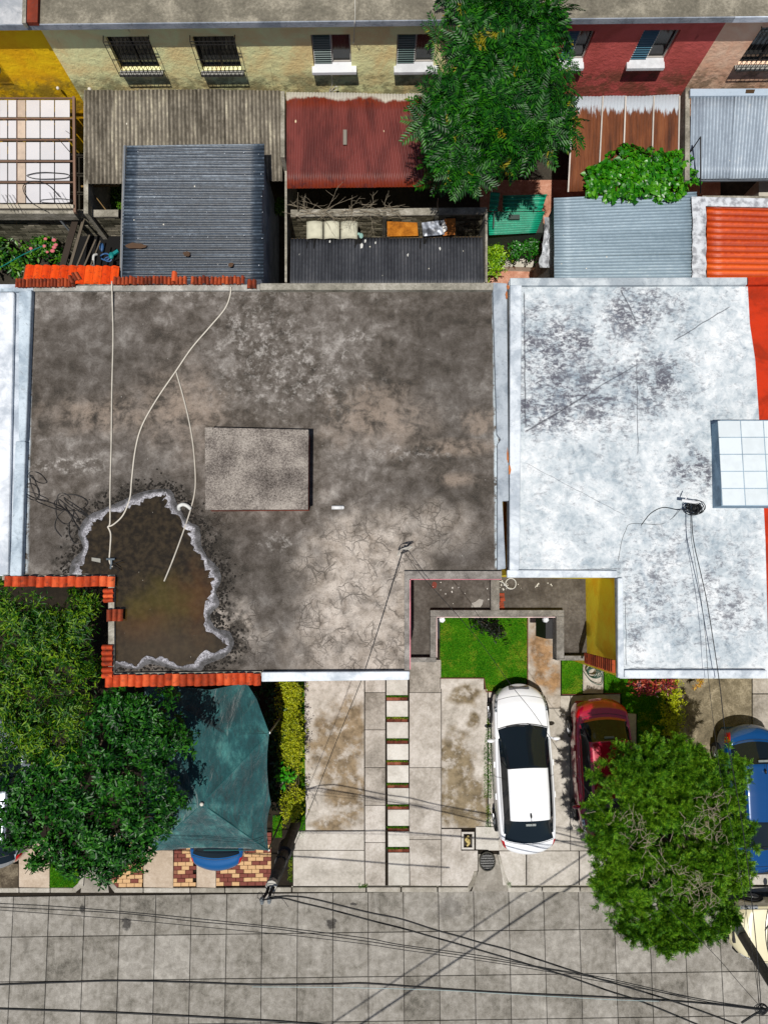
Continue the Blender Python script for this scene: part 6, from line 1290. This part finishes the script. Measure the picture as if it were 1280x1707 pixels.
cc = n.ramp(n.m('ADD', n.m('MULTIPLY', a, .75), n.m('MULTIPLY', wv_, .25)), [(.36, A(4, 48, 52)), (.52, A(14, 78, 82)), (.66, A(74, 138, 134))]); n.col(cc); n.b.inputs['Sheen Weight'].default_value = .3; n.bump(n.m('ADD', n.m('MULTIPLY', n.noise(3.2, 4, .6, 1.2, vec=n.vmul(n.pos, (1.6, .5, 1))), 1), n.m('MULTIPLY', wv_, .1)), .08)  # light end of the ramp paints stretched highlights into the cloth colour
o = ob('cloth', m, n.mat, sc); so = o.modifiers.new('s', 'SOLIDIFY'); so.thickness = .006
m = MB(); m.ball(apx+Vector((0, 0, .03)), .045, 1, 1, .8); ob('pole_cap', m, plain('cap_white', 220, 215, 205), sc)
m = MB()
for q in (apx, cors[0], cors[1], cors[3]): m.tube([(q.x, q.y, ZG), (q.x, q.y, q.z-.02)], .025, 8)
ob('pole', m, plain('galv_pole', 130, 134, 136, .4, .5), sc)
m = MB()
for a, b in ((apx, cors[1]), (apx, cors[3]), (apx, cors[0]), (apx, cors[9])): m.tube([a+Vector((0, 0, -.02))]+[a.lerp(b, k/6)+Vector((0, 0, .006-.0*k)) for k in range(1, 6)]+[b], .008, 5)
m.tube([P(340, 1417, 2.1), P(425, 1417, 2.05)], .014, 6); ob('ridge_cord', m, plain('cord_green', 20, 90, 92), sc)

# ================================================================ poles, cables, hoses
t = thing('utility_pole', 'short dark concrete service pole leaning at the kerb beside the driveway', 'utility pole', P(492, 1393, 0))
pb = P(494, 1372, 0); pt = P(453, 1476, 3.75)
m = MB(); V = [pb.lerp(pt, k/6) for k in range(7)]; m.tube(V, [.14, .135, .13, .125, .12, .115, .11], 10); ob('shaft', m, concrete('pole_concrete', (58, 55, 50), (88, 84, 76), (120, 115, 106), 4, 3, .4), t, smooth=True)
m = MB(); q = pb.lerp(pt, .42); m.tube([q, q+Vector((0, 0, .5))], [.2, .17], 12); m.tube([pb.lerp(pt, .62), pb.lerp(pt, .68)], .15, 12); ob('collar', m, plain('collar_dark', 46, 44, 42), t)
m = MB(); m.tube([pt-Vector((0, 0, .12)), pt+Vector((0, 0, .06))], [.12, .125], 10); ob('pole_cap', m, plain('cap_pale', 190, 186, 176), t)
for dx, (ix_, iy) in enumerate(((437, 1500), (449, 1499))):
    e = P(ix_, iy, 4.1); m = MB(); m.tube([pt+Vector((-.05+.12*dx, 0, 0)), (pt+e)/2+Vector((0, 0, .03)), e], [.03, .035, .03], 7); ob('bracket', m, plain('black_iron', 34, 32, 32, .6), t)
    m = MB(); m.ball(e, .055, 1, 1.2, 1.2); m.ball(e-Vector((0, .06, 0)), .04); ob('insulator', m, plain('insulator_grey', 130, 136, 140, .3), t, smooth=True)
m = MB(); m.tube(loop(434, 1493, 4.15, 4, 5, tw=1), .006, 4); m.tube(smooth_path([P(452, 1494, 4.15), P(462, 1494, 4.1), P(472, 1500, 4.0), P(481, 1512, 3.9)]), .006, 4); ob('loose_wire', m, plain('cable_dark', 40, 38, 38, .5), t)
m = MB(); pg = P(1232, 1552, 0); pq = P(1300, 1662, 5.5); m.tube([pg, pg.lerp(pq, .5), pq], [.13, .12, .1], 12); ob('street_pole', m, plain('pole_darkgrey', 66, 66, 66, .7), label='dark grey street pole crossing the lower right corner', cat='pole')
cbk = plain('cable_black', 20, 22, 24, .55)
def cable(label, L, r=.012, z0=4.2, z1=5.0, grp='cables over the street', mat=None, name='overhead_cable', cat='cable', zs=None):
    n_ = len(L); pts = [P(x, y, (zs[i] if zs else z0+(z1-z0)*i/(n_-1))) for i, (x, y) in enumerate(L)]; m = MB(); m.tube(smooth_path(pts, 5), r, 6)
    return ob(name, m, mat or cbk, label=label, cat=cat, group=grp, smooth=True)
cable('upper of the two cables curving from the kerb pole to the lower right corner', [(449, 1497), (470, 1494), (487, 1494), (521, 1498), (611, 1520), (669, 1532), (722, 1549), (766, 1561), (800, 1571), (856, 1586), (969, 1623), (1100, 1662), (1200, 1697), (1330, 1748)], .016)
cable('lower of the two cables curving from the kerb pole to the bottom edge', [(438, 1500), (470, 1497), (504, 1505), (554, 1517), (621, 1535), (669, 1547), (722, 1562), (800, 1584), (875, 1606), (950, 1629), (1012, 1651), (1070, 1670), (1160, 1707), (1260, 1750)], .016)
cable('topmost thin cable running from the left edge to the junction at right', [(-60, 1502), (0, 1506), (81, 1510), (198, 1519), (316, 1530), (430, 1542), (494, 1549), (611, 1564), (669, 1575), (800, 1593), (912, 1614), (1012, 1631), (1160, 1664), (1269, 1681)], .008, 5, 5)
cable('middle thin cable running from the left edge to the junction at right', [(-60, 1508), (0, 1512), (198, 1522), (316, 1535), (430, 1545), (494, 1553), (611, 1569), (669, 1578), (850, 1605), (1012, 1634), (1160, 1667), (1270, 1682)], .008, 5, 5)
cable('lowest thin cable of the three running from the left edge', [(-60, 1513), (0, 1517), (198, 1532), (316, 1543), (430, 1554), (494, 1560), (611, 1574), (669, 1583), (850, 1609), (1012, 1638), (1270, 1684)], .006, 5, 5)
cable('thick black cable crossing the whole street horizontally', [(-60, 1643), (0, 1641), (134, 1636), (202, 1634.5), (316, 1637), (430, 1641), (554, 1640), (611, 1639), (722, 1647), (850, 1655), (1012, 1662), (1160, 1671), (1270, 1683), (1340, 1690)], .018, 5, 5)
cable('thick black cable along the bottom left edge of the street', [(-60, 1678), (0, 1681), (202, 1688), (430, 1700), (514, 1706), (640, 1716), (760, 1724)], .02, 5, 5)
cable('pale thin wire just below the long thick cable', [(420, 1645), (560, 1646), (722, 1650), (850, 1657), (1012, 1666), (1100, 1669)], .006, 5, 5, mat=plain('wire_pale', 170, 190, 190, .5))
cable('thin cable from the roof coil over the white roof down to the street junction', [(1152, 858), (1155, 900), (1166, 950), (1177, 1000), (1190, 1080), (1200, 1150), (1208, 1220), (1222, 1290), (1240, 1400), (1252, 1500), (1262, 1600), (1268, 1680)], .009, grp='cables from the east roof', zs=[5.35, 5.4, 5.4, 5.4, 5.35, 5.3, 5.2, 5.1, 5, 5, 5, 5.0])
cable('second thin cable running beside the first over the white roof', [(1150, 856), (1152, 900), (1160, 950), (1168, 1000), (1175, 1060), (1180, 1130), (1188, 1200), (1200, 1290), (1222, 1400), (1243, 1520), (1266, 1678)], .005, grp='cables from the east roof', zs=[5.3, 5.32, 5.33, 5.3, 5.3, 5.3, 5.2, 5.1, 5, 5, 5.0])
cable('thin cable slanting under the conifer to the lower right junction', [(1100, 1500), (1190, 1591), (1230, 1637), (1269, 1681)], .006, 4.5, 5, grp='cables from the east roof')
cable('thin black cable from the roof anchor slanting down left across the driveway', [(671, 921), (660, 955), (640, 1020), (620, 1082), (600, 1140), (560, 1238), (510, 1365), (455, 1494)], .007, grp='cables from the roof anchor', zs=[5.55, 5.5, 5.4, 5.2, 5.1, 4.8, 4.4, 4.1])
cable('thin black cable from the roof anchor slanting right over the white car', [(676, 923), (705, 962), (750, 1012), (800, 1070), (850, 1140), (890, 1190), (930, 1250), (965, 1300), (1010, 1360)], .006, grp='cables from the roof anchor', zs=[5.55, 5.5, 5.3, 5.0, 4.7, 4.4, 4.2, 4.0, 3.9])
m = MB(); c = P(1270, 1683, 5.0)
for k in range(6): m.tube(loop(1268+k*.8, 1682, 4.98+.01*k, 9-k, 7-k*.6, ph=k, tw=1), .007, 5)
m.ball(c, .06, 1.2, .8, .8); m.tube([P(1235, 1705, 4.9), P(1258, 1690, 5), P(1300, 1672, 5)], .02, 6); ob('cable_junction', m, cbk, label='knot of cables at the lower right where the street wires meet', cat='cable knot')
for i, (a, b, lb) in enumerate((((560, 2330), (1165, 1900), 'heavy cable out of view below the street casting the darker slanting shadow'), ((480, 2330), (1120, 1870), 'second heavy cable out of view below the street casting the fainter slanting shadow'))):
    m = MB(); m.tube([P(*a, 7.0).lerp(P(*b, 7.0), t_) for t_ in (-.5, 0, .5, 1, 1.3)], .03 if i == 0 else .02, 6); ob('overhead_cable', m, cbk, label=lb, cat='cable', group='heavy cables south of the street')
# hoses on the dark roof
hm = plain('hose_offwhite', 214, 206, 192, .6)
zr = ZR+.02
cable('straight pale hose running down the left part of the dark roof', [(187, 470), (187, 478), (189, 560), (187, 650), (186, 740), (184, 820), (184, 868), (182, 877)], .016, grp='pale hoses on the dark roof', zs=[ZR+.17, ZR+.1]+[zr]*6, mat=hm, name='roof_hose', cat='hose')
cable('pale hose curving from the top kerb into the puddle', [(385, 478), (384, 492), (375, 515), (350, 545), (320, 580), (294, 618), (262, 665), (237, 710), (226, 750), (220, 800), (217, 830), (206, 858), (190, 874), (180, 878)], .016, grp='pale hoses on the dark roof', zs=[ZR+.12]+[zr]*13, mat=hm, name='roof_hose', cat='hose')
cable('pale hose branching off and ending in the middle of the puddle', [(294, 620), (304, 655), (314, 695), (322, 740), (326, 790), (325, 820), (318, 850), (304, 892), (288, 935), (274, 969)], .016, grp='pale hoses on the dark roof', z0=zr, z1=zr, mat=hm, name='roof_hose', cat='hose')
cable('short pale hose end dropping from the join to the tap in the puddle', [(180, 878), (185, 890), (184, 915), (183, 935), (188, 945)], .016, grp='pale hoses on the dark roof', z0=zr, z1=zr, mat=hm, name='roof_hose', cat='hose')
t = thing('roof_tap', 'small grey tap fitting standing at the puddle edge near the corner', 'tap', P(186, 938, ZR))
m = MB(); m.tube([P(178, 932, ZR+.08), P(192, 932, ZR+.08)], .022, 7); m.tube([P(185, 948, ZR), P(186, 940, ZR+.06), P(186, 932, ZR+.08)], .02, 7); ob('tap_body', m, plain('tap_grey', 100, 110, 118, .4), t)
m = MB()
for a, b in (((188, 940), (202, 936)), ((188, 942), (200, 952)), ((190, 938), (198, 947))): m.tube([P(*a, ZR+.05), P(*b, ZR+.12)], .008, 5)
ob('wire_end', m, blackm, t)
m = MB(); m.pp([(153, 935), (168, 938), (168, 931), (153, 929)], ZR+.05, ZR); ob('small_block', m, plain('pale_block', 168, 166, 156), label='small pale block lying in the puddle beside the tap', cat='block', bevel=.008)
m = MB(); rg = random.Random(41)
for (x, y, rx_, ry_) in ((64, 796, 14, 10), (54, 820, 12, 14), (62, 828, 18, 8), (58, 812, 8, 20), (115, 850, 20, 18), (126, 845, 22, 16), (120, 862, 14, 22), (108, 848, 16, 26), (135, 852, 16, 12), (85, 842, 24, 10), (118, 838, 26, 14)):
    c = P(x, y, ZR+.02); ph = rg.uniform(0, 6); k = .0125
    m.tube([Vector((c.x+rx_*k*math.cos(a+ph)*(1+.12*math.sin(2.3*a)), c.y+ry_*k*math.sin(a+ph*.7), ZR+.015+.02*abs(math.sin(a*1.3)))) for a in np.linspace(0, rg.uniform(5, 9), 30)], .0065, 4)
m.tube(smooth_path([P(103, 895, ZR+.02), P(92, 880, ZR+.03), P(96, 862, ZR+.02), P(108, 850, ZR+.03)]), .007, 4); m.tube(smooth_path([P(116, 870, ZR+.02), P(116, 890, ZR+.02), P(124, 905, ZR+.02), P(132, 905, ZR+.02)]), .01, 4)
ob('tangled_wire', m, plain('wire_tangle', 36, 34, 34, .6), label='tangle of thin black wire lying left of the puddle', cat='wire')
m = MB(); m.tube(smooth_path([P(299, 849, ZR+.0), P(299, 844, ZR+.08), P(305, 841, ZR+.1), P(312, 843, ZR+.1), P(318, 848, ZR+.05)]), .04, 10); ob('vent_pipe', m, plain('pvc', 222, 222, 218, .4), label='white bent vent pipe at the upper right rim of the puddle', cat='pipe', smooth=True)
m = MB(); m.tube([P(553, 846, ZR+.05), P(571, 846, ZR+.05)], .042, 12); m.ball(P(571, 846, ZR+.05), .042); ob('vent_pipe', m, plain('pvc_bright', 245, 245, 245, .4), label='short white pipe lying by itself right of the roof box', cat='pipe', smooth=True)
t = thing('cable_anchor', 'small cable anchor with white wire loops near the front of the dark roof', 'anchor', P(672, 921, ZR))
m = MB(); c = P(673, 921, ZR); m.tube([c, P(673, 919, ZR+.55)], .022, 8); m.tube([P(668, 922, ZR+.5), P(680, 918, ZR+.55)], .02, 6); ob('stake', m, plain('stake_dark', 60, 58, 58), t)
m = MB(); 
for k in range(4): m.tube(smooth_path([P(673, 920, ZR+.5), P(662+k, 926-k, ZR+.5), P(668, 916, ZR+.55), P(684-k, 911+k*1.5, ZR+.55), P(688-2*k, 912, ZR+.5), P(675, 920, ZR+.5)]), .006, 4)
ob('wire_loop', m, plain('wire_white', 205, 200, 190, .5), t)
# coil on the white roof
t = thing('cable_bracket', 'black cable coil with white bracket on the white roof left of the tiled tank', 'cable bracket', P(1155, 845, ZR))
m = MB()
for k in range(9): m.tube(loop(1158+rg.uniform(-4, 4), 846+rg.uniform(-3, 3), ZR+.12+.03*k, 13-k*.8, 9-k*.4, ph=k, tw=1), .009, 5)
m.ball(P(1160, 847, ZR+.2), .09, 1.2, 1, .8); ob('coil', m, cbk, t)
m = MB(); m.tube([P(1136, 834, ZR+.3), P(1150, 836, ZR+.35), P(1162, 838, ZR+.3)], .035, 8); m.tube([P(1150, 842, ZR), P(1150, 836, ZR+.35)], .02, 6); m.tube([P(1148, 822, ZR+.4), P(1142, 832, ZR+.35)], .012, 5); ob('bracket', m, plain('bracket_white', 225, 226, 228, .4), t)
m = MB(); m.tube(smooth_path([P(1148, 848, ZR+.2), P(1130, 850, ZR+.1), P(1105, 846, ZR+.03), P(1085, 855, ZR+.02), P(1072, 870, ZR+.02), P(1068, 876, ZR+.02)]), .009, 5); m.tube(smooth_path([P(1132, 851, ZR+.1), P(1118, 865, ZR+.02), P(1098, 874, ZR+.02), P(1052, 873, ZR+.02), P(1042, 885, ZR+.02), P(1035, 905, ZR+.02), P(1030, 935, ZR+.02)]), .005, 5)
for k in range(3): m.tube(smooth_path([P(1008+k*8, 902-k*4, ZR+.015), P(1018+k*4, 918, ZR+.015), P(1030, 930+k*3, ZR+.015)]), .006, 4)
ob('loose_lead', m, cbk, t)
